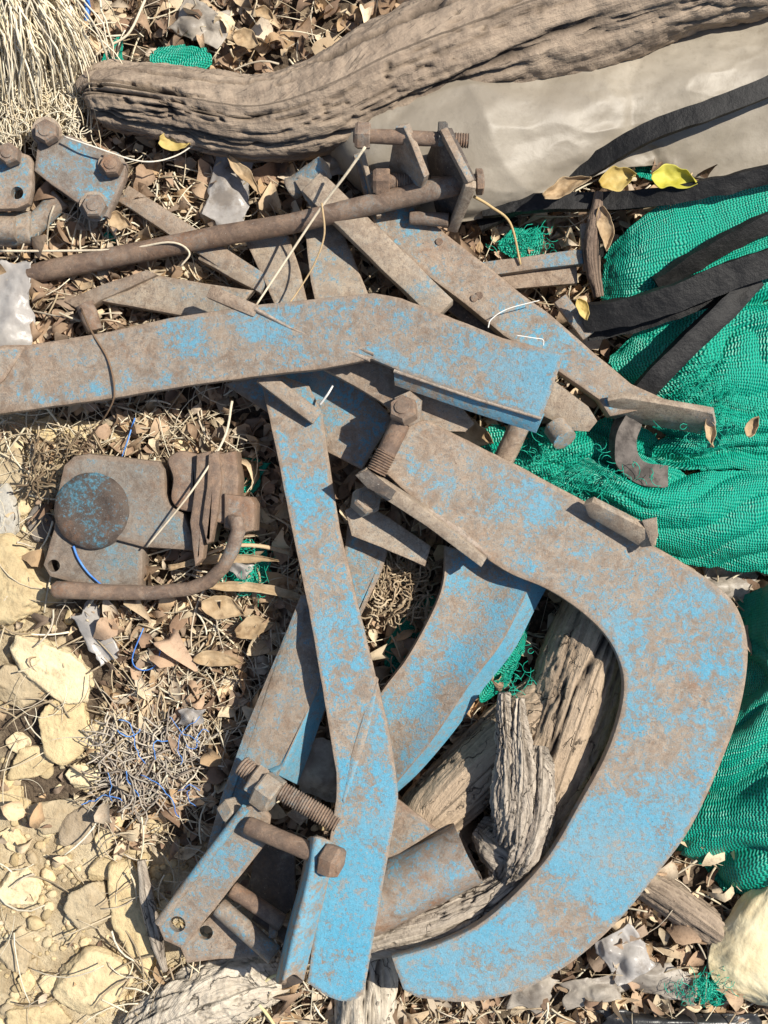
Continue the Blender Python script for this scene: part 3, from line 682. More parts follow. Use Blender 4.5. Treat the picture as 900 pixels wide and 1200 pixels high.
# ================================================================== SHEETS: plastic, net, sack
def ridg(U, V, a, b, s, o=4): return 1-np.abs(fbm(xyz(U*a, V*b, s), o, .5))*2
def facets(seed, k, slope, spread):
    r = np.random.RandomState(seed); L = [(r.uniform(0, math.pi), r.uniform(-1, 1)*spread, r.normal(0, slope)) for _ in range(k)]
    def f(U, V, W):
        u, v = U-U.mean(), V-V.mean(); u = u+.004*fbm(xyz(U*25, V*25, seed), 2); d = 0
        for a, o, s in L: d = d+s*np.abs(u*math.cos(a)+v*math.sin(a)-o)
        return d-d.mean()
    return f
_pf = facets(3, 26, .035, .38); _pg = facets(9, 14, .03, .2)
R_ = np.array
o = sheet('plastic_sheet', [
  [(425, 165, .02), (450, 150, 0.043), (600, 95, 0.043), (760, 52, 0.043), (900, 10, 0.043), (1050, -40, 0.043)],
  [(440, 185, .02), (470, 185, 0.053), (620, 130, 0.063), (760, 100, 0.068), (900, 70, 0.063), (1050, 40, 0.058)],
  [(465, 212, .02), (510, 212, 0.043), (640, 175, 0.053), (760, 150, 0.058), (900, 130, 0.058), (1050, 120, 0.053)],
  [(480, 232, .015), (560, 222, 0.025), (680, 196, 0.033), (770, 196, 0.038), (835, 210, 0.035), (1050, 205, 0.033)]], 220, 110, M['plastic'], thick=.0006,
  disp=lambda U, V, W: np.clip(.010+np.clip(_pf(U, V, W), -.03, .03)*1.1+np.clip(_pg(U, V, W), -.02, .02)*1.0, -.010+.006*fbm(xyz(U*11, V*13, 2), 2), .05)+.0045*ridg(U, V, 9, 22, 7.3, 3)+.0008*fbm(xyz(U*60, V*64, 4), 4))
tag(o, 'dirty cream plastic sheet spread out under the log on the right', 'plastic sheet')
def crease(W, amp, ang, fq, seed):
    """cloth folds: round ridges and sharp valleys running at ang degrees, fq folds per metre"""
    a = math.radians(ang); s = -W[..., 0]*math.sin(a)+W[..., 1]*math.cos(a); l = W[..., 0]*math.cos(a)+W[..., 1]*math.sin(a)
    w = fbm(xyz(l*4, s*6, seed), 3)*1.5+fbm(xyz(l*14, s*9, seed+5), 2)*.3; t = s*fq+w
    k = np.clip(.6+1.1*fbm(xyz(l*5, s*7, seed+9), 2), .1, 1.3)
    f = np.abs(np.sin(math.pi*t))**.75-.6; f2 = np.abs(np.sin(math.pi*(t*1.9+.7*w)))**.8-.6
    return amp*k*f+amp*.3*f2
def net(rows, nu, nv, label, amp=.006, ang=0, fq=10, seed=1.0, fray=.006, group=None, fine=.0012, name='shade_net', thick=.0008):
    o = sheet(name, rows, nu, nv, M['net'], thick=thick, fray=fray, disp=lambda U, V, W: crease(W, amp, ang, fq, seed)+fine*fbm(xyz(U*120, V*120, seed), 3))
    return tag(o, label, 'shade net', group)
NG = 'pieces of green shade net'
net([[(712, 292, .045), (745, 262, .062), (790, 232, .068), (850, 222, .07), (930, 205, .07), (1060, 180, .07)],
     [(706, 315, .045), (745, 300, .072), (800, 285, .080), (860, 268, .08), (930, 250, .08), (1060, 220, .08)],
     [(704, 350, .035), (740, 350, .06), (800, 340, .066), (860, 315, .066), (930, 285, .066), (1060, 250, .06)]], 150, 60, 'smooth sunlit piece of green net above the black straps', .006, 50, 9, 2.0, group=NG)
net([[(720, 415, .03), (760, 375, .05), (830, 345, .055), (900, 325, .055), (1060, 300, .055)],
     [(715, 430, .035), (765, 420, .05), (830, 400, .06), (900, 385, .065), (1060, 370, .07)],
     [(740, 470, .035), (785, 460, .055), (840, 445, .066), (900, 450, .066), (1060, 440, .07)],
     [(780, 510, .035), (815, 508, .055), (850, 500, .062), (900, 510, .06), (1060, 500, .06)],
     [(740, 540, .03), (800, 548, .05), (850, 548, .045), (900, 550, .045), (1060, 545, .04)]], 210, 150, 'bunched frayed green net around the end of the long tine', .030, 30, 15, 5.0, group=NG)
net([[(515, 508, .02), (580, 500, .03), (650, 505, .035), (720, 490, .035), (765, 510, .03)],
     [(520, 540, .03), (590, 540, .05), (650, 540, .055), (720, 530, .05), (780, 545, .03)],
     [(530, 590, .02), (600, 590, .035), (660, 580, .04), (720, 570, .04), (790, 575, .03)]], 170, 100, 'shaded green net tucked under the tine ends and the long beam', .016, -20, 20, 8.0, group=NG)
net([[(718, 520, .05), (760, 540, .07), (800, 552, .072), (850, 552, .07), (910, 548, .07), (1060, 540, .06)],
     [(650, 560, .05), (720, 575, .085), (790, 590, .09), (850, 592, .088), (910, 590, .085), (1060, 590, .07)],
     [(632, 572, .05), (720, 605, .075), (790, 622, .08), (850, 632, .08), (910, 635, .075), (1060, 635, .07)],
     [(650, 600, .035), (720, 645, .05), (800, 660, .055), (850, 667, .05), (910, 672, .05), (1060, 670, .04)]], 190, 100, 'wide pleated green net lying along the top edge of the beam', .017, -12, 23, 11.0, fray=.003, group=NG)
net([[(862, 700, .02), (890, 690, .04), (930, 680, .075), (1060, 670, .11)],
     [(846, 800, .02), (885, 800, .06), (930, 790, .085), (1060, 780, .12)],
     [(790, 900, .03), (850, 890, .065), (920, 880, .09), (1060, 880, .13)],
     [(775, 960, .02), (840, 970, .05), (920, 960, .085), (1060, 960, .12)],
     [(800, 985, .008), (855, 1055, .02), (930, 1030, .09), (1060, 1040, .15)]], 130, 150, 'long piece of green net hanging down right of the curved shank', .024, 68, 10, 14.0, fray=.004, group=NG)
def scrap(cx, cy, w, h, ang, label, z=.02, seed=0):
    c, s = math.cos(math.radians(ang)), math.sin(math.radians(ang)); rows = []
    r = random.Random(seed)
    for b in (-1, 0, 1):
        k = .62 if b else 1.05; rows.append([(cx+c*a*w*k*r.uniform(.7, 1.15)-s*b*h*r.uniform(.6, 1.15), cy+s*a*w*k*r.uniform(.8, 1.1)+c*b*h*r.uniform(.6, 1.15), z) for a in (-1, -.3, .35, 1)])
    net(rows, 50, 30, label, .005, 40, 40, seed+.5, .004, NG, name='net_scrap')
scrap(285, 562, 22, 30, 80, 'green net scrap showing at the right of the pump flange', .02, 1)
scrap(292, 665, 34, 26, 70, 'green net scrap below the bend of the pump handle', .02, 2)
scrap(480, 745, 50, 24, -60, 'dark green net scrap in the gap left of the curved blue blade', .02, 3)
scrap(592, 768, 58, 20, -62, 'green net scrap along the right edge of the curved blue blade', .035, 4)
scrap(124, 88, 46, 15, -62, 'green net scrap under the left end of the log', .02, 5)
scrap(212, 70, 46, 16, 4, 'green net scrap behind the log at top left', .03, 6)
scrap(612, 284, 30, 22, -10, 'faded green net scrap tangled with straw beside the blue bar', .025, 7)
scrap(828, 1160, 30, 16, 15, 'small green net scrap beside the cream sack', .025, 8)
scrap(128, 280, 9, 6, 30, 'tiny green net scrap under the plate with three bolts', .02, 9)
scrap(625, 205, 30, 10, -20, 'green net scrap under the plastic sheet by the black straps', .015, 10)
scrap(770, 195, 70, 16, 12, 'green net scrap above the lime yellow leaf under the plastic', .02, 12)
# loose threads pulled out of the net
sp = []
for (cx, cy, rx, ry, n, z) in ((830, 475, 45, 60, 240, .085), (690, 565, 80, 25, 120, .088), (640, 530, 60, 25, 90, .078), (290, 665, 26, 36, 60, .035), (612, 284, 34, 22, 50, .04), (828, 1160, 34, 18, 60, .04), (600, 790, 20, 40, 30, .05)):
    for i in range(n):
        x, y = rs.normal(cx, rx*.5), rs.normal(cy, ry*.5); L = rs.uniform(8, 30); a = rs.uniform(0, 6.28); k = 7; tt = np.linspace(-.5, .5, k); an = a+rs.normal(0, 1.3)*tt*2
        p = np.stack([x+L*tt*np.cos(an), y+L*tt*np.sin(an), z+rs.uniform(-.01, .008)+.006*np.sin(tt*3+rs.uniform(0, 3))], -1); sp.append((Pa(p), .00035))
o = strands('net_threads', sp, M['net_fray'], [(0, .4, .28)], n=4); tag(o, 'fine frayed green threads pulled out of the torn net', 'threads', kind='stuff')
o = sheet('cream_sack', [
  [(905, 1010, .02), (925, 1010, .02), (950, 1010, .02), (1000, 1010, .02)],
  [(858, 1068, .03), (890, 1050, .05), (930, 1040, .06), (1050, 1040, .07)],
  [(832, 1115, .03), (868, 1110, .052), (920, 1100, .062), (1050, 1100, .075)],
  [(838, 1152, .03), (872, 1150, .046), (920, 1150, .056), (1050, 1150, .065)],
  [(880, 1174, .02), (910, 1180, .04), (940, 1190, .06), (1050, 1200, .05)]], 110, 110, M['sack'], thick=.002, disp=lambda U, V, W: .003*ridg(U, V, 10, 12, 3)+.0022*fbm(xyz(U*60, V*60, 3), 4))
tag(o, 'cream woven sack bulging in at the bottom right corner', 'sack')
def film(name, cx, cy, w, h, ang, label, mat, z=.025, seed=0, cat='plastic scrap', amp=.010, group=None, lift=.015):
    c, s = math.cos(math.radians(ang)), math.sin(math.radians(ang)); rows = []; r = random.Random(seed)
    for b in (-1, -.3, .4, 1):
        rows.append([(cx+c*a*w*r.uniform(.75, 1.1)-s*b*h*r.uniform(.75, 1.1), cy+s*a*w+c*b*h*r.uniform(.75, 1.1), z+(lift*r.random() if abs(a) < 1 and abs(b) < 1 else r.random()*.006)) for a in (-1, -.35, .3, 1)])
    _ff = facets(seed+50, 16, .035, .035)
    o = sheet(name, rows, 56, 46, mat, thick=.0006, fray=.006, disp=lambda U, V, W: _ff(U, V, W)*amp*90+amp*.25*ridg(U, V, 30, 36, seed+.3, 4))
    return tag(o, label, cat, group)
film('plastic_scrap', 268, 222, 26, 42, 8, 'cloudy white plastic scrap lying between log and rusty rod', M['clear'], .03, 1)
film('plastic_scrap', 8, 362, 30, 55, 5, 'cloudy plastic at the left edge above the blue lever', M['clear'], .03, 2)
film('plastic_scrap', 112, 742, 14, 36, -30, 'thin strip of white film under the bent handle', M['clear'], .02, 3, amp=.004)
film('plastic_scrap', 664, 1092, 26, 16, 20, 'crumpled whitish film below the curved shank', M['clear'], .03, 4)
film('plastic_scrap', 730, 1120, 30, 26, 60, 'torn white film left of the cream sack', M['clear'], .028, 5)
film('plastic_scrap', 694, 1160, 34, 16, -10, 'grey brown film crumpled at the bottom, right of the shank tip', M['greytrash'], .025, 6)
film('plastic_scrap', 628, 1160, 24, 26, 20, 'grey folded film tight against the tip of the curved shank', M['greytrash'], .025, 7)
film('plastic_scrap', 770, 1150, 50, 20, 10, 'brown grey film under the small green scrap near the sack', M['greytrash'], .02, 8)
film('plastic_scrap', 280, 665, 14, 10, 30, 'small white film flake on the net below the pump handle', M['clear'], .04, 9, amp=.003)
film('plastic_scrap', 225, 840, 16, 9, 0, 'little white film flake right of the blue twine tangle', M['clear'], .03, 10, amp=.003)
film('plastic_scrap', 238, 25, 30, 22, 20, 'grey film crumpled among the leaves above the log', M['greytrash'], .025, 11)
film('plastic_scrap', 850, 680, 34, 22, 0, 'grey film under the corner of the beam and the net', M['greytrash'], .02, 12)
film('plastic_scrap', 400, 190, 34, 14, -20, 'grey film folded under the head of the long tine', M['greytrash'], .03, 14)
film('plastic_sheet', 790, 1202, 110, 16, 2, 'black plastic film along the bottom edge at the right', M['black_film'], .02, 13, cat='plastic sheet', amp=.006)
film('paint_can_lid', 395, 905, 40, 34, 10, 'crumpled grey film in the shade behind the threaded stud', M['greytrash'], .035, 15).name = 'plastic_scrap'

# ================================================================== BLACK STRAPS
def strap(name, pts, w, th, label, mat='belt', roll=0.0, cat='strap', n=90, group='black rubber straps', ribs=0.0):
    """flat rubber strap along px,px,m points; roll (deg, scalar or per end) tips it on its edge"""
    pw = cr(Pa(np.array(pts)), n); T, A, B = frames(pw); up = np.array([0, 0, 1.0])
    S = np.cross(T, up); S /= np.linalg.norm(S, axis=1)[:, None]; U = np.cross(S, T)
    ro = np.radians(np.interp(np.linspace(0, 1, n), np.linspace(0, 1, len(np.atleast_1d(roll))), np.atleast_1d(roll)))[:, None]
    S2 = S*np.cos(ro)+U*np.sin(ro); U2 = np.cross(S2, T)
    m = 10; prof = [(-1, -1), (-.5, -1), (0, -1), (.5, -1), (1, -1), (1, 1), (.5, 1.0), (0, 1.0), (-.5, 1.0), (-1, 1)]
    V = []
    L = np.concatenate([[0], np.cumsum(np.linalg.norm(np.diff(pw, axis=0), axis=1))])
    for (a, b) in prof:
        j = .0015*fbm(xyz(L*60, a*3, b*3), 3)[:, None]; rb = ribs*np.sin(a*9)*(b > 0)
        V.append(pw+S2*(a*w/2*.98+j)+U2*(b*th/2+rb+j))
    V = np.stack(V, 1).reshape(-1, 3); F = []
    for i in range(n-1):
        for j in range(m): k = (j+1) % m; F.append([i*m+j, i*m+k, (i+1)*m+k, (i+1)*m+j])
    F.append(list(range(m))[::-1]); F.append([(n-1)*m+j for j in range(m)])
    o = link(name, V, F, M[mat], sharp=40)
    bm = bmesh.new(); bm.from_mesh(o.data); bmesh.ops.recalc_face_normals(bm, faces=bm.faces); bm.to_mesh(o.data); bm.free()
    return tag(o, label, cat, group)
strap('rubber_strap', [(560, 262, .03), (620, 232, .04), (690, 196, .055), (760, 155, .075), (850, 122, .085), (1000, 60, .085)], .022, .008, 'black strap crossing the cream plastic sheet up to the right edge', roll=(10, 10, -10))
strap('rubber_strap', [(565, 245, .05), (640, 237, .06), (720, 236, .065), (800, 226, .085), (900, 205, .095), (1020, 175, .09)], .020, .009, 'black strap under the yellow leaves along the top of the sunlit net', roll=(5, 5, -25, -35))
strap('rubber_strap', [(684, 372, .085), (730, 366, .095), (790, 349, .105), (850, 325, .11), (900, 308, .115), (1020, 265, .11)], .030, .013, 'thick black strap bowing across the middle of the green net', roll=(-25, -15, -10))
strap('rubber_strap', [(770, 335, .075), (820, 302, .085), (880, 270, .095), (960, 235, .09)], .022, .010, 'black strap just above the thick bowed strap at the right edge', roll=(-35, -30))
strap('rubber_strap', [(688, 388, .065), (740, 378, .07), (790, 362, .08), (850, 340, .085)], .023, .010, 'black strap in the shade under the thick bowed strap', roll=(-10, -10))
strap('rubber_strap', [(884, 325, .095), (850, 362, .098), (810, 400, .096), (770, 440, .09), (740, 478, .075), (730, 505, .055)], .025, .012, 'ribbed black strap dropping from the bowed strap to the tine end', roll=(10, 15, 0), ribs=.0012)
strap('rubber_strap', [(738, 490, .07), (730, 515, .075), (734, 540, .078), (752, 556, .08), (778, 560, .072)], .026, .016, 'grey worn looped cord end under the tip of the long tine', 'belt_grey', roll=(30, 0, 10), cat='cord', group=None)

# ================================================================== THE STEEL
X_, Y_, Z_ = (1, 0, 0), (0, 1, 0), (0, 0, 1)
# ---- long tine with the bolted bracket (upper middle to right)
t = thing('bracket_tine', 'long worn tine with a bolted two-plate bracket at its upper end', 'tine', 640, 370, .04)
zt = ((440, 200, .078), (830, 490, .098))
plate('shank', [(414, 181), (428, 176), (456, 178), (470, 212), (484, 240, 's'), (520, 272), (572, 312), (612, 345), (642, 366), (690, 408), (740, 450), (790, 472), (715, 488), (702, 468), (650, 432), (590, 393), (545, 356), (500, 322), (462, 288), (438, 262, 's'), (428, 230, 's')], zt, .022, M['tine'], t)
slab('foot_plate', [(712, 470, .106), (730, 466, .110), (836, 484, .110), (839, 500, .106), (820, 509, .075), (716, 491, .070)], .008, M['greyrust'], t)
bar('upright_plate', (424, 182, .092), (444, 256, .085), .006, .028, M['greyrust'], t)
slab('bracket_plate', [(463, 149, .150), (474, 148, .152), (497, 208, .146), (486, 246, .078), (452, 214, .078)], .008, M['blue_less'], t)
slab('bracket_plate', [(512, 153, .150), (523, 152, .152), (551, 213, .150), (531, 268, .078), (512, 256, .076), (497, 190, .080)], .008, M['dark'], t)
bar('bracket_edge', (519, 152, .154), (551, 214, .151), .009, .008, M['blue_less'], t, up=(.3, .1, 1))
bar('bracket_edge', (552, 215, .150), (530, 268, .082), .010, .012, M['greyrust'], t, up=(1, 0, 0))
def bolt(parent, a, b, r, hr, th=None, nut=None, mat='rust', hh=.014, headmat=None):
    """bolt from its head a to its tip b (px,px,m); th = length fraction of thread at the tip"""
    a, b = np.array(a, float), np.array(b, float); W = Pa(np.stack([a, b])); ax = W[1]-W[0]; f = 1-(th or 0)
    s = parent = rod('bolt', tuple(a), tuple(a+(b-a)*f), r, M[mat], parent)
    if hr: hexnut('bolt_head', tuple(a), -ax, hr, hh, M[headmat or mat], parent, rot=.3)
    if th: thread('bolt_thread', tuple(a+(b-a)*f), tuple(b), r*.97, M[mat], parent)
    if nut is not None: hexnut('nut', tuple(a+(b-a)*nut), ax, hr or r*1.8, hh, M[headmat or mat], parent, rot=.1, dome=False)
    return s
bolt(t, (425, 159, .142), (549, 165, .142), .0075, .0145, .16, None, hh=.016)
hexnut('nut', (519, 157, .144), X_, .013, .010, M['dark'], t)
bolt(t, (447, 213, .108), (484, 213, .108), .009, .015, .55, None, hh=.018)
bolt(t, (562, 213, .106), (505, 216, .106), .0085, .014, None, None, hh=.008)
bolt(t, (480, 255, .088), (526, 258, .092), .0075, None, None, None)
for (x, y) in ((515, 283), (556, 349), (562, 346)): rod('rivet', (x, y, zfun(zt)(x, y)-.004), (x, y, zfun(zt)(x, y)+.0025), .004, M['rust'], t, n=12, k=4)
# ---- three narrow tines
t = thing('narrow_tine', 'slim diagonal square bar with a knuckle end next to the bracket tine', 'tine', 440, 290, .03)
bar('bar', (366, 216, .082), (520, 366, .096), .030, .022, M['greyrust'], t)
rod('knuckle', (340, 222, .066), (382, 196, .082), .013, M['greyrust'], t, noise=.002)
rod('knuckle_pin', (352, 205, .078), (366, 232, .07), .008, M['brown'], t, noise=.001)
slab('cheek_plate', [(345, 212, .084), (372, 194, .088), (392, 226, .090), (366, 246, .088)], .012, M['greyrust'], t)
t = thing('flat_tine', 'broad grey brown tine under the rusty rod, left of the slim diagonal bar', 'tine', 395, 310, .03)
plate('blade', [(357, 268), (385, 258), (402, 272), (432, 345), (425, 365), (372, 365), (364, 330)], ((380, 262, .060), (400, 365, .085)), .016, M['greyrust'], t)
t = thing('flat_tine', 'leaning grey brown tine under the two long straws', 'tine', 325, 320, .02)
plate('blade', [(288, 284), (300, 272), (338, 276), (352, 318), (362, 362), (326, 368), (308, 325)], ((310, 275, .050), (345, 365, .078)), .018, M['greyrust'], t)
# ---- blue flat bar and rusty wedge at the left
t = thing('flat_bar', 'narrow blue grey bar running from the bolted plate under the rusty rod', 'bar', 230, 285, .02)
bar('bar', (146, 228, .030), (312, 336, .058), .022, .012, M['blue_less'], t)
bar('lip', (238, 300, .040), (300, 334, .058), .014, .016, M['greyrust'], t)
t = thing('share_blade', 'dusty grey brown plough share with folded back, above the left half of the lever', 'share', 200, 345, .02)
plate('blade', [(116, 352), (150, 340), (184, 322), (240, 332), (297, 340), (282, 358), (262, 374), (220, 371), (170, 362)], ((116, 350, .040), (290, 350, .072)), .014, M['greyrust'], t)
slab('fold', [(74, 353, .028), (120, 333, .040), (172, 316, .056), (184, 322, .058), (118, 352, .043), (98, 366, .030)], .012, M['brown'], t)
rod('hinge_pin', (98, 356, .045), (112, 388, .042), .010, M['rust'], t, noise=.002)
# ---- long rusty rod
t = thing('iron_rod', 'long rusty round rod lying across the tines below the log', 'rod', 300, 268, .06)
tube('rod', [(30, 322, .030), (36, 321, .031), (60, 316, .034), (160, 296, .048), (260, 276, .064), (340, 262, .082), (420, 243, .098), (500, 224, .113), (545, 215, .121), (549, 214, .121)], [.007, .0105, .012, .0118, .0115, .011, .011, .0112, .011, .008], M['rust'], t, n=18, noise=.001)
# ---- bolted plates, top left
t = thing('clamp_plate', 'brown plate with three bolt heads and blue streaks at upper left', 'clamp plate', 95, 205, .03)
plate('plate', [(44, 166), (60, 160), (82, 158), (104, 168), (148, 190), (146, 208), (136, 232), (126, 254), (112, 252), (60, 216), (40, 200)], .062, .014, M['clamp'], t, inset=.003)
for (x, y, r) in ((55, 155, .0135), (131, 194, .0125), (111, 242, .0135)):
    h_ = hexnut('bolt_head', (x, y, .072), Z_, r, .015, M['rust'], t, rot=x); rod('washer', (x, y, .060), (x, y, .0635), r*1.22, M['brown'], h_, n=20, k=3)
rod('spacer', (128, 240, .04), (108, 250, .03), .010, M['brown'], t)
t = thing('clamp_plate', 'blue grey plate with one bolt head and a hole, cut by the left edge', 'clamp plate', 10, 210, .03)
plate('plate', [(-40, 172), (0, 170), (34, 182), (38, 190), (37, 222), (33, 238), (20, 244), (-40, 246)], .066, .012, M['blue_less'], t, holes=[(20, 226, 7)])
hexnut('bolt_head', (11, 181, .077), Z_, .0125, .016, M['rust'], t, rot=.4)
t = thing('bent_pipe', 'brown pipe pieces joined under the plate at the left edge', 'pipe', 25, 265, .02)
rod('pipe', (-30, 272, .03), (40, 268, .03), .020, M['brown'], t, noise=.002); rod('pipe', (30, 275, .03), (72, 232, .035), .012, M['brown'], t, noise=.001); rod('collar', (-4, 268, .045), (20, 268, .045), .014, M['brown'], t, noise=.001)
# ---- rusty lower pieces under the lever
t = thing('support_plate', 'blue plate crossing under the upright bar and the lever', 'plate', 360, 490, .05)
plate('plate', [(262, 450), (300, 440), (395, 428), (452, 480), (460, 492), (424, 550), (386, 531), (330, 494), (296, 472)], ((262, 450, .045), (450, 520, .070)), .012, M['blue'], t)
t = thing('shank_clamp', 'brown clamp block with a round bolt head and threaded stud under the lever', 'clamp', 470, 480, .06)
slab('block', [(378, 432, .098), (420, 410, .104), (470, 425, .108), (520, 450, .11), (556, 496, .112), (545, 506, .112), (490, 505, .112), (445, 470, .108), (415, 452, .104)], .016, M['brown'], t)
hexnut('bolt_head', (473, 481, .137), (-.2, .35, 1), .0155, .018, M['rust'], t, rot=.6)
slab('ear', [(462, 466, .134), (480, 458, .136), (494, 470, .136), (492, 494, .133), (480, 500, .131), (466, 492, .13)], .014, M['brown'], t)
s_ = rod('stud', (470, 496, .128), (452, 532, .127), .0105, M['rust'], t); thread('stud_thread', (453, 530, .127), (441, 553, .126), .0105, M['rust'], s_)
# ---- big curved shank
t = thing('curved_shank', 'largest blue piece, a flat hooked shank curving round the lower right', 'shank', 700, 850, .09)
U = [(450, 553), (436, 545), (466, 497), (482, 494), (500, 492), (560, 522), (620, 552), (690, 590), (745, 628), (795, 656, 's'), (845, 690, 's'), (868, 720, 's'), (877, 765, 's'), (868, 830, 's'), (845, 895, 's'), (810, 970, 's'), (770, 1025, 's'), (720, 1085, 's'), (665, 1132, 's'), (605, 1164, 's'), (545, 1175, 's'), (490, 1170), (472, 1160), (459, 1123), (510, 1108, 's'), (560, 1084, 's'), (605, 1046, 's'), (645, 1000, 's'), (680, 940, 's'), (712, 880, 's'), (729, 825, 's'), (729, 785, 's'), (712, 748, 's'), (680, 716, 's'), (640, 690, 's'), (590, 668, 's'), (520, 618)]
plate('shank_plate', U, ((450, 520, .122), (600, 1150, .112)), .014, M['shank'], t, jit=.35, inset=.004, bev=.002)
slab('clip', [(684, 592, .142), (694, 588, .146), (768, 626, .146), (768, 640, .142), (752, 642, .132), (690, 606, .130)], .010, M['greyrust'], t)
slab('clip_tab', [(752, 610, .146), (769, 606, .150), (771, 628, .150), (764, 642, .146)], .007, M['brown'], t)
slab('flange', [(418, 556, .138), (428, 550, .140), (500, 598, .138), (570, 655, .134), (564, 665, .132), (500, 617, .134), (440, 578, .136)], .018, M['greyrust'], t, edge=.5)
slab('flange_nose', [(416, 557, .141), (430, 551, .143), (464, 576, .141), (458, 586, .140), (430, 572, .139)], .010, M['dark'], t)
tube('weld_bead', [(500, 600, .125), (535, 622, .125), (575, 655, .124)], [.004, .005, .003], M['weld'], t, noise=.003)
# ---- pieces under the beam
t = thing('spacer_block', 'grey brown steel block with a nut in the gap below the beam end', 'block', 450, 615, .05)
plate('plate', [(404, 598), (424, 588), (455, 606), (505, 640), (498, 664), (448, 642), (412, 628)], .085, .018, M['greyrust'], t)
hexnut('nut', (429, 587, .098), (.4, .3, 1), .0165, .018, M['brown'], t, rot=.2)
t = thing('narrow_strip', 'blue grey steel strip between the upright bar and the straw nest', 'strip', 425, 680, .04)
plate('strip', [(408, 610), (456, 640), (448, 668), (424, 720), (404, 760), (396, 700)], ((430, 620, .060), (410, 750, .040)), .010, M['blue_less'], t)
# ---- curved mould board
t = thing('mould_board', 'curved speckled blue blade with a bright folded edge inside the hook', 'blade', 530, 790, .04)
Wl = [(522, 640, .088), (520, 680, .09), (508, 715, .09), (478, 770, .086), (448, 810, .08), (425, 850, .075), (415, 925, .065)]
Wc = [(628, 668, .094), (616, 697, .094), (588, 753, .095), (550, 803, .093), (506, 868, .088), (468, 914, .08), (440, 950, .07)]
Wr = [(640, 690, .070), (628, 712, .070), (602, 762, .070), (566, 808, .068), (536, 852, .066), (494, 902, .062), (462, 932, .058)]
sheet('blade', [Wl, [tuple((np.array(a)+np.array(b))/2-np.array([0, 0, .008])) for a, b in zip(Wl, Wc)], Wc], 90, 24, M['blue_fleck'], t, thick=.009, edge=True, sharp=30)
sheet('folded_edge', [[(x, y, z-.0005) for x, y, z in Wc], Wr], 90, 8, M['blue_bright'], t, thick=.006, edge=False, sharp=30)
# ---- second blade, left of the upright bar
t = thing('plough_blade', 'dusty blue blade with one bright folded edge, left of the upright bar', 'blade', 320, 850, .03)
slab('blade', [(352, 698, .074), (392, 690, .076), (374, 806, .084), (331, 898, .080), (300, 962, .064), (238, 1010, .046), (258, 937, .056), (290, 848, .070), (332, 748, .082)], .009, M['blue_dusty'], t)
slab('folded_edge', [(390, 772, .082), (374, 806, .0835), (331, 898, .0795), (318, 905, .076), (349, 920, .050), (363, 884, .054), (380, 834, .060), (396, 800, .064)], .006, M['blue_bright'], t)
# ---- upright bar
t = thing('upright_bar', 'long upright blue bar in the middle, twisted and folded near its foot', 'bar', 390, 800, .07)
zv = ((340, 450, .074), (400, 1160, .142))
plate('bar', [(306, 447), (330, 440), (362, 452), (378, 484), (384, 530), (398, 620), (420, 710), (440, 792), (456, 858, 's'), (466, 925, 's'), (464, 950, 's'), (452, 1020), (442, 1075), (430, 1145), (424, 1166, 's'), (406, 1174, 's'), (384, 1168, 's'), (360, 1152), (372, 1060), (386, 985), (394, 935), (394, 905), (384, 845), (362, 715), (346, 640), (322, 520)], zv, .010, M['upright'], t, jit=.3)
zz = zfun(zv)
sheet('fold', [[(440, 792, zz(440, 792)-.002), (428, 830, zz(428, 830)), (410, 890, zz(410, 890)), (397, 935, zz(397, 935)-.003)], [(443, 800, zz(440, 792)+.001), (434, 838, zz(428, 830)+.0014), (417, 893, zz(410, 890)+.0014), (402, 940, zz(397, 935)+.001)], [(447, 815, zz(440, 792)-.004), (442, 845, zz(440, 845)-.003), (424, 905, zz(420, 905)-.003), (406, 950, zz(406, 950)-.004)]], 40, 14, M['tine'], t, thick=.004, edge=True)
# channel folded up along the foot, with the open arched end
ch = [[(360, 982), (352, 1030), (336, 1090), (322, 1150)], [(366, 980), (358, 1030), (342, 1092), (328, 1153)], [(384, 984), (373, 1035), (358, 1095), (344, 1142)], [(393, 990), (383, 1040), (368, 1100), (356, 1150)]]
hz = [.095, .158, .156, .138]
sheet('channel', [[(x, y, z) for x, y in r] for r, z in zip(ch, hz)], 60, 30, M['blue'], t, thick=.006, edge=True, sharp=40)
slab('channel_end_shade', [(330, 1138, .150), (346, 1128, .150), (355, 1152, .135), (330, 1160, .110)], .004, M['dark'], t)  # dark plate standing in for the shade inside the open end
# ---- bracket with two holes, rods and bolts at the lower left
t = thing('hitch_bracket', 'blue brown bracket with two round holes and loose bolts at lower left', 'bracket', 265, 1030, .05)
plate('arm', [(184, 1082), (236, 1012), (286, 947), (298, 943), (308, 946), (317, 958), (314, 986), (262, 1052), (214, 1112), (192, 1102)], ((190, 1090, .086), (300, 955, .112)), .010, M['arm'], t, holes=[(208, 1083, 9)])
plate('foot_plate', [(211, 1110), (256, 1064), (286, 1086), (322, 1118), (300, 1122), (258, 1124), (219, 1129)], .070, .008, M['blue'], t, holes=[(241, 1093, 8)])
tube('rolled_edge', [(186, 1082, .086), (238, 1012, .099), (288, 947, .112)], .005, M['blue'], t, n=12, noise=.0006)
bolt(t, (389, 1009, .158), (290, 967, .118), .0098, .0175, None, None, hh=.018)
rod('pin', (272, 1042, .078), (332, 1082, .090), .009, M['rust'], t); rod('pin', (256, 1062, .080), (322, 1120, .096), .0105, M['brown'], t)
rod('pin', (300, 1070, .072), (350, 1110, .080), .008, M['dark'], t); hexnut('nut', (320, 1092, .086), X_, .008, .008, M['brown'], t)
thread('threaded_stud', (318, 920, .104), (396, 966, .118), .0098, M['rust'], t, pitch=.0030)
hexnut('nut', (314, 928, .108), (.8, -.5, .25), .021, .022, M['greyrust'], t, rot=.5, dome=False)
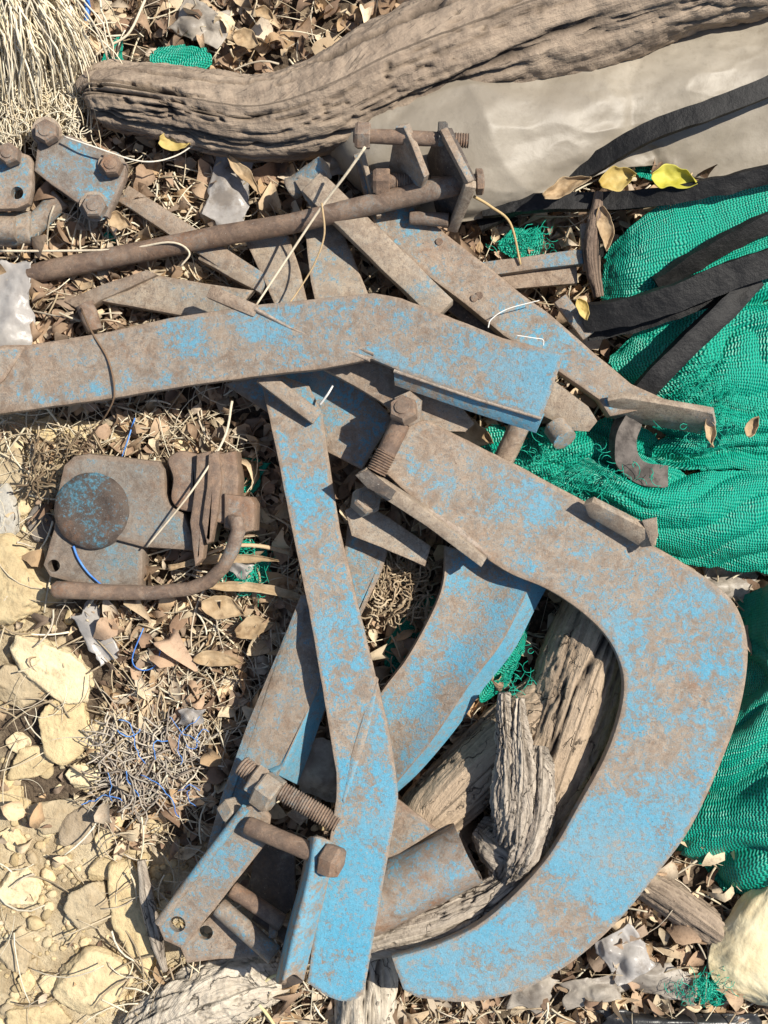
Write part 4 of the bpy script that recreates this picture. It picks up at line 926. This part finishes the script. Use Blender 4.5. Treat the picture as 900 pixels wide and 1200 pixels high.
hexnut('nut', (301, 915, .098), (.8, -.5, .1), .018, .014, M['brown'], t, rot=.2, dome=False); thread('threaded_stud', (283, 896, .088), (300, 910, .094), .0105, M['rust'], t, pitch=.0032)
hexnut('nut', (271, 951, .092), (.5, -.6, .6), .0135, .02, M['greyrust'], t, rot=.2, dome=False)
slab('inner_plate', [(300, 985, .06), (345, 990, .07), (345, 1060, .07), (318, 1090, .06), (290, 1050, .055)], .006, M['dark'], t)
slab('inner_plate', [(335, 955, .075), (352, 942, .078), (366, 952, .078), (352, 968, .075)], .005, M['greyrust'], t)
# ---- pipe and blue plate right of the upright bar
t = thing('pipe_piece', 'short open pipe, orange brown with blue traces, right of the upright bar', 'pipe', 505, 1025, .03)
A = np.array([549, 999, .078]); B = np.array([425, 1062, .078]); tt = np.linspace(0, 1, 24)[:, None]
W = Pa(A*(1-tt)+B*tt); Vo, Fo = tube_vf(W, .0345, 36, False); Vi, Fi = tube_vf(W, .0315, 36, False, len(Vo)); n = 36; m = len(W)-1
Fi = [f[::-1] for f in Fi]; Fc = [[j, len(Vo)+j, len(Vo)+(j+1) % n, (j+1) % n] for j in range(n)]+[[m*n+j, m*n+(j+1) % n, len(Vo)+m*n+(j+1) % n, len(Vo)+m*n+j] for j in range(n)]
Vp = np.concatenate([Vo, Vi]); Vp += .0012*np.stack([fbm(Vp*50+k, 3) for k in (1, 11, 21)], -1)
M['pipe'] = metal('pipe_rust', .22, orange=.75, rust=((.19, .12, .075), (.34, .26, .20)))
link('pipe_wall', Vp, Fo+Fi+Fc, M['pipe'], t, sharp=40)
plate('side_plate', [(440, 925), (468, 938), (513, 973), (462, 1004), (436, 1010)], ((440, 960, .075), (513, 973, .085)), .006, M['blue_less'], t)
# ---- horizontal lever on top
t = thing('lever_arm', 'long bent blue lever lying across the heap from the left edge', 'lever', 330, 420, .08)
zl = ((0, 440, .080), (640, 460, .166))
plate('arm', [(-40, 412), (6, 404), (34, 404), (130, 388), (200, 372), (300, 357), (438, 343), (470, 349), (520, 368), (590, 396), (662, 414), (634, 492), (560, 468), (470, 436), (436, 421), (380, 432), (310, 440), (220, 452), (130, 467), (0, 485), (-40, 492)], zl, .013, M['lever'], t, jit=.35, inset=.004, bev=.0018)
zq = zfun(zl)
slab('lug', [(461, 432, zq(461, 432)-.003), (500, 446, zq(500, 446)-.002), (560, 467, zq(560, 467)-.002), (636, 490, zq(636, 490)-.002), (628, 508, zq(628, 500)-.014), (560, 486, zq(560, 486)-.014), (462, 452, zq(462, 452)-.012)], .010, M['lever'], t, edge=.15)
tube('weld_bead', [(463, 434, zq(463, 434)-.001), (500, 447, zq(500, 447)-.001), (560, 469, zq(560, 469)-.001), (634, 491, zq(634, 491)-.001)], .0018, M['weld'], t, n=10, noise=.0022)
tube('weld_bead', [(300, 362, zq(300, 362)), (340, 385, zq(340, 385)), (390, 405, zq(390, 405)), (432, 421, zq(432, 421)-.001)], [.0024, .0014, .0014, .003], M['weld'], t, n=10, noise=.0035)
tube('weld_bead', [(345, 380, zq(345, 380)), (375, 388, zq(375, 388)), (415, 407, zq(415, 407)), (438, 415, zq(438, 415)-.001)], [.0006, .0015, .0012, .002], M['weld'], t, n=10, noise=.003)
bar('cross_strip', (246, 342, zq(246, 342)-.004), (302, 366, zq(302, 366)-.004), .014, .012, M['brown'], t)
bar('cross_strip', (306, 440, .095), (372, 490, .086), .017, .012, M['brown'], t)
plate('end_chamfer', [(-30, 414), (8, 406), (30, 406), (4, 446), (-30, 470)], zq(0, 430)+.004, .006, M['brown'], t)
# ---- bits under the lever's right end
t = thing('roller_pin', 'stubby rounded steel bar with a round pin behind the right end of the lever', 'pin', 665, 480, .05)
slab('bar', [(560, 440, .088), (640, 440, .092), (690, 478, .096), (700, 494, .094), (690, 506, .090), (672, 505, .088), (600, 470, .082)], .018, M['greyrust'], t)
rod('pin', (650, 500, .085), (662, 516, .098), .0135, M['brown'], t, n=20)
t = thing('iron_pin', 'short rusty pin sticking out between lever and beam', 'pin', 595, 530, .06)
rod('pin', (612, 492, .098), (584, 552, .085), .0115, M['brown'], t)
t = thing('angle_bar', 'blue edged brown angle bar among leaves under the straps', 'angle bar', 625, 312, .03)
bar('blue_face', (562, 318, .045), (682, 302, .055), .016, .018, M['blue'], t); bar('brown_face', (575, 330, .040), (676, 322, .048), .022, .010, M['brown'], t)
t = thing('flat_strip', 'thin blue strip standing beside the brown stick', 'strip', 683, 290, .03)
bar('strip', (684, 262, .062), (688, 318, .055), .010, .008, M['blue_less'], t)
t = thing('flat_strip', 'thin blue strip poking out behind the long tine', 'strip', 670, 370, .04)
bar('strip', (656, 350, .076), (690, 394, .080), .016, .008, M['blue'], t)
t = thing('flat_strip', 'short slanting blue strip under the lever by the bracket tine', 'strip', 560, 352, .04)
bar('strip', (500, 330, .055), (590, 400, .060), .022, .008, M['dark'], t)

# ---- pump casting with the bent handle, left
t = thing('pump_casting', 'rusty grey pump casting with round dome and bent iron handle', 'pump', 170, 610, .02)
plate('body', [(74, 545), (86, 534), (104, 531), (150, 536), (186, 540), (193, 550), (194, 578), (200, 592), (216, 602), (232, 646), (200, 644), (168, 642), (110, 626), (76, 612), (66, 580)], .060, .045, M['pump'], t, bev=.004)
plate('foot', [(66, 600), (110, 620), (168, 640), (166, 690), (110, 690), (58, 676), (50, 662), (62, 622)], .050, .035, M['pump'], t, holes=[(63, 663, 7)], bev=.003)
M['pump_shaded'] = metal('shaded_pump_dome', .40, blue=(.02, .055, .065), rust=((.045, .033, .027), (.09, .065, .05)), grey=.1, dusty=.08, stain=.06)  # grime on the dome and the shade over it, both put into this colour
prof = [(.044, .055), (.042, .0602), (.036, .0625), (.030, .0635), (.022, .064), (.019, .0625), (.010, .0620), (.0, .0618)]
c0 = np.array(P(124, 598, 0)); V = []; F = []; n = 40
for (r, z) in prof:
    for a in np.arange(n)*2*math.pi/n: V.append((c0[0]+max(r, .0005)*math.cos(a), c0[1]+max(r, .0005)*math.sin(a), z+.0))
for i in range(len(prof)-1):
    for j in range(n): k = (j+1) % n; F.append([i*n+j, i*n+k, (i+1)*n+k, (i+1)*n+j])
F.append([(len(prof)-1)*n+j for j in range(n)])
V = np.array(V); V += .0014*np.stack([fbm(V*60+k, 3) for k in (1, 11, 21)], -1); link('dome', V, F, M['pump_shaded'], t, sharp=None)
plate('lug', [(196, 538, 's'), (212, 528, 's'), (232, 532), (236, 560), (234, 600), (212, 598, 's'), (200, 585, 's'), (202, 560, 's')], .066, .03, M['rust'], t, bev=.004)
for k, (a, b, z) in enumerate(((232, 246, .078), (246, 256, .086), (256, 276, .080))):
    plate('flange', [(a-2, 532), (b, 528), (b+4, 560), (b-2+k*2, 600), (b-8, 655-k*20), (a-4, 664-k*26), (a-10, 612), (a-4, 570)], z, .05, M['rust'], t, bev=.003)
plate('elbow_block', [(262, 578), (294, 582), (299, 590), (298, 622), (282, 626), (262, 618)], .088, .05, M['rust'], t, bev=.004)
tube('handle', [(272, 608, .088), (277, 612, .096), (279, 622, .098), (272, 645, .094), (262, 664, .088), (245, 681, .080), (222, 690, .074), (180, 695, .068), (130, 694, .064), (90, 692, .062), (66, 691, .062), (61, 691, .062)], [.006, .0078, .008, .0078, .0078, .0078, .0078, .0078, .0085, .0102, .0100, .006], M['rust'], t, n=18, noise=.0012)

# ================================================================== SMALL THINGS
def leaf_thing(name, cx, cy, L, W, ang, z, mat, label, curl=.25, group=None, bend=.2, seed=0):
    curl *= .55
    n = 18; c, s = math.cos(math.radians(ang)), math.sin(math.radians(ang)); rows = []; r = random.Random(seed)
    for b in np.linspace(-1, 1, 7):
        row = []
        for u in np.linspace(0, 1, 9):
            w = W*(1+.45*float(fbm(xyz(u*4.5, b*.6, seed+L*.37), 2)))*(math.sin(math.pi*min(1, max(.03, u))**.8)**.8)*.5; x = (u-.5)*L; y = b*w+bend*L*(u-.5)**2
            row.append((cx+c*x-s*y, cy+s*x+c*y, z+curl*W/1000*(b*b)*.8+.12*L/1000*(u-.5)**2*4*.5+r.uniform(-.0006, .0006)))
        rows.append(row)
    o = sheet(name, rows, 40, 24, mat, thick=.0005, disp=lambda U, V, W_: .0035*fbm(xyz(U*55, V*55, seed+L), 3)); return tag(o, label, 'leaf', group)
leaf_thing('fallen_leaf', 205, 165, 36, 24, 10, .062, M['yellow'], 'bright yellow leaf lying below the log')
leaf_thing('fallen_leaf', 790, 207, 54, 30, 8, .088, M['lime'], 'lime yellow leaf on the black strap under the plastic sheet', .5)
leaf_thing('fallen_leaf', 724, 209, 42, 28, -15, .085, M['yellow'], 'dull yellow leaf left of the lime yellow leaf', .6)
leaf_thing('fallen_leaf', 664, 217, 60, 20, -22, .085, M['tan'], 'curled tan leaf on the straps left of the yellow leaves', .9)
leaf_thing('fallen_leaf', 710, 268, 52, 18, 80, .075, M['tan'], 'tan leaf hanging beside the brown stick', .6)
leaf_thing('fallen_leaf', 140, 258, 28, 20, 20, .05, M['tan'], 'tan yellow leaf below the plate with three bolts', .5)
leaf_thing('fallen_leaf', 683, 362, 26, 14, 70, .10, M['yellow'], 'small yellow leaf at the left end of the thick bowed strap', .5)
leaf_thing('fallen_leaf', 310, 15, 24, 15, 30, .05, M['tan'], 'tan leaf above the log near the top edge', .5)
leaf_thing('fallen_leaf', 550, 505, 60, 32, 25, .075, M['tan'], 'large tan leaf in the gap between the lever and the beam', .5, seed=4)
leaf_thing('fallen_leaf', 530, 495, 46, 22, 60, .070, M['tan'], 'smaller tan leaf beside the large one in the gap under the lever', .6, seed=6)
leaf_thing('fallen_leaf', 735, 507, 34, 14, 80, .10, M['tan'], 'brown leaf scrap caught below the long tine foot', .8).location.x += .09
leaf_thing('fallen_leaf', 882, 500, 26, 14, -60, .095, M['tan'], 'dry leaf scrap on the frayed net at the right edge', .8)
leaf_thing('fallen_leaf', 805, 672, 46, 16, 30, .05, M['tan'], 'curled tan leaf at the shoulder of the curved shank', .9)
leaf_thing('reed_leaf', 305, 690, 120, 12, 8, .045, M['tan'], 'long tan leaf blade below the pump handle', .4)
leaf_thing('reed_leaf', 262, 655, 130, 11, -4, .050, M['tan'], 'pale leaf blade passing under the pump handle', .4)
leaf_thing('reed_leaf', 262, 712, 52, 26, 10, .030, M['tan'], 'broad brown leaf below the pump handle', .3)
leaf_thing('reed_leaf', 298, 735, 46, 24, -14, .030, M['tan'], 'broad crinkled brown leaf left of the dusty blade', .3)
leaf_thing('reed_leaf', 255, 772, 56, 20, 8, .030, M['tan'], 'brown leaf in the litter left of the dusty blade', .3)
leaf_thing('reed_leaf', 288, 205, 60, 14, 50, .05, M['tan'], 'tan leaf blade right of the cloudy plastic scrap', .4)
leaf_thing('reed_leaf', 290, 45, 34, 24, 20, .045, M['tan'], 'broad tan leaf behind the log, right of the green scrap', .4)
def straws(name, specs, label, cat='straw', cols=STRAW, mat='straw', group=None):
    sp = [(cr(Pa(np.array(p)), 30), np.linspace(r, r*.7, 30)) for p, r in specs]
    V, F, Cs, off = [], [], [], 0
    for k, (p, r) in enumerate(sp):
        v, f = tube_vf(p, r, 7, True, off); V.append(v); F += f; off += len(v); Cs.append(np.repeat((np.array(cols[k % len(cols)]))[None], len(v), 0))
    return tag(link(name, np.concatenate(V), F, M[mat], attrs={'tint': np.concatenate(Cs)}, sharp=None), label, cat, group)
PS = [(.72, .62, .46)]
straws('long_straw', [([(428, 172, .16), (405, 205, .145), (375, 245, .125), (335, 305, .11), (300, 358, .115)], 0.00163)], 'thick pale straw slanting from the bracket over the rusty rod', cols=PS)
straws('long_straw', [([(377, 238, .128), (380, 275, .122), (368, 310, .115), (350, 340, .112), (338, 357, .118)], 0.00116)], 'thin curved tan straw hanging beside the thick slanting straw', cols=[(.5, .36, .2)])
straws('long_straw', [([(272, 470, .075), (262, 515, .08), (225, 575, .085), (172, 641, .068)], 0.00150)], 'pale straw slanting across the pump casting', cols=PS)
straws('long_straw', [([(0, 294, .04), (60, 294, .045), (145, 292, .055), (200, 284, .07), (222, 296, .066), (212, 312, .06)], 0.00150)], 'pale straw lying along the left end of the rusty rod', cols=PS)
straws('long_straw', [([(75, 160, .075), (110, 172, .08), (165, 189, .07), (205, 183, .06), (240, 160, .06)], 0.00109)], 'curved white straw below the log and yellow leaf', cols=[(.8, .74, .62)])
straws('long_straw', [([(555, 230, .09), (575, 242, .085), (598, 262, .07), (610, 310, .06)], 0.00177)], 'bent tan straw right of the bracket', cols=[(.55, .40, .20)])
straws('long_straw', [([(170, 0, .05), (150, 40, .06), (120, 58, .055), (108, 75, .05), (122, 92, .045), (112, 100, .04)], 0.00150)], 'looping pale root left of the log end', cols=PS)
straws('long_straw', [([(340, 648, .03), (305, 640, .05), (270, 640, .055), (240, 650, .05)], 0.00272)], 'flat pale reed passing right of the pump handle', cols=[(.6, .45, .28)])
straws('grass_blade', [([(290, 1170, .03), (318, 1145, .04), (345, 1140, .045)], 0.00204), ([(285, 1160, .03), (310, 1185, .035), (330, 1215, .03)], 0.00238)], 'pale yellow grass blades below the hitch bracket', 'grass', cols=[(.7, .62, .33)])
straws('white_thread', [([(572, 384, .106), (576, 374, .106), (595, 362, .106), (632, 352, .105)], 0.00068), ([(605, 393, .162), (625, 396, .164), (636, 398, .163), (637, 405, .163)], 0.00061)], 'thin white threads lying on the long tine and the lever', 'thread', mat='white')
straws('vine_twig', [([(95, 362, .055), (108, 390, .092), (126, 420, .099), (134, 455, .102), (128, 480, .09), (100, 520, .045), (70, 560, .03)], 0.00122)], 'thin brown twig looped over the left part of the lever', 'twig', cols=[(.20, .13, .08)])
straws('white_thread', [([(375, 474, .09), (384, 462, .098), (390, 452, .1)], 0.00150)], 'white feather-like fibre beside the welded strip', 'thread', mat='white')
# straw tuft, top left
r2 = np.random.RandomState(8); sp = []
for i in range(620):
    x0 = r2.normal(14, 24); y0 = r2.normal(-12, 16); ang = r2.beta(1.3, 1.5)*1.15-.12
    L = r2.uniform(70, 185); dx = L*.55*ang+r2.normal(0, 10); k = 14; tt = np.linspace(0, 1, k)
    x = x0-8*(1-ang)+dx*(1-(1-tt)**2)+r2.normal(0, 2.4, k).cumsum()*.7; y = y0+L*(tt**1.35)*(1-.2*ang)+r2.normal(0, 1.0, k).cumsum(); z = .02+.065*np.sin(np.minimum(1, tt+.15)*math.pi*.9)*r2.uniform(.2, 1.15)+.005
    sp.append((Pa(np.stack([x, y, z], -1)), r2.choice([.0007, .0010, .0014], p=[.35, .4, .25])*np.linspace(1.2, .6, k)))
for i in range(420):
    k = 10; tt = np.linspace(-.5, .5, k); x = r2.uniform(-20, 95); y = r2.normal(118, 28); a = r2.normal(1.4, .7); L = r2.uniform(20, 60); an = a+r2.normal(0, 1.2)*tt*2
    sp.append((Pa(np.stack([x+L*tt*np.cos(an), y+L*tt*np.sin(an), .03+r2.uniform(0, .02)+.006*np.cos(tt*4)], -1)), .0006))
o = strands('straw_tuft', sp, M['straw'], [(.80, .71, .53), (.86, .79, .62), (.70, .59, .40), (.76, .68, .52)]); o['label'] = 'thick bleached straw tuft fanning out at the top left corner'; o['category'] = 'straw tuft'
# straw nest in the gap and round the blue twine
def nest(name, cx, cy, rx, ry, n, z, rad, label, cat, cols, mat, seed, loop=1.0):
    r = np.random.RandomState(seed); sp = []
    for i in range(n):
        k = 16; tt = np.linspace(0, 1, k); a = r.uniform(0, 6.28); x = cx+rx*r.uniform(-1, 1); y = cy+ry*r.uniform(-1, 1)*.9; L = r.uniform(.5, 1.4)*(rx+ry)*.5; an = a+np.cumsum(r.normal(0, .38*loop, k))
        px = x+np.cumsum(np.cos(an))*L/k; py = y+np.cumsum(np.sin(an))*L/k; px -= (px.mean()-x)*1.0; py -= (py.mean()-y)*1.0; pz = z+r.uniform(0, .012)+.004*np.sin(tt*5+r.uniform(0, 6))
        sp.append((Pa(np.stack([px, py, pz], -1)), rad*r.uniform(.6, 1.2)))
    o = strands(name, sp, M[mat], cols); return tag(o, label, cat)
nest('straw_nest', 468, 690, 34, 44, 150, .035, .0011, 'nest of dry straw and root fibres left of the curved blue blade', 'straw nest', [(.40, .31, .2), (.55, .44, .3), (.3, .22, .14)], 'straw', 3)
nest('straw_nest', 178, 895, 60, 50, 190, .022, .0009, 'grey straw nest holding blue twine among the litter', 'straw nest', [(.45, .40, .33), (.6, .53, .42), (.36, .30, .24)], 'straw', 4, .6)
nest('straw_nest', 75, 545, 45, 35, 60, .03, .0012, 'dark brown stalk tangle at the upper left of the pump', 'straw nest', [(.22, .16, .1), (.35, .27, .17)], 'straw', 6, 1.0)
nest('blue_twine', 172, 893, 60, 52, 12, .034, .0006, 'frayed blue twine tangled in the grey straw nest', 'twine', [(.1, .25, .6)], 'twine', 5)
straws('blue_twine', [([(86, 640, .053), (92, 655, .054), (104, 672, .054), (122, 688, .056)], .0014)], 'blue twine across the foot of the pump casting', 'twine', mat='twine')
straws('blue_twine', [([(168, 736, .03), (155, 772, .035), (165, 785, .03), (182, 780, .03), (190, 755, .03)], .0008)], 'short loop of blue twine below the pump handle', 'twine', mat='twine')
straws('blue_twine', [([(158, 490, .03), (150, 515, .035), (143, 535, .03)], .0010)], 'blue twine end between the lever and the pump', 'twine', mat='twine')
straws('blue_twine', [([(100, -5, .04), (103, 12, .05), (101, 24, .045)], .004)], 'blue twine strip at the top edge beside the straw tuft', 'twine', mat='twine')
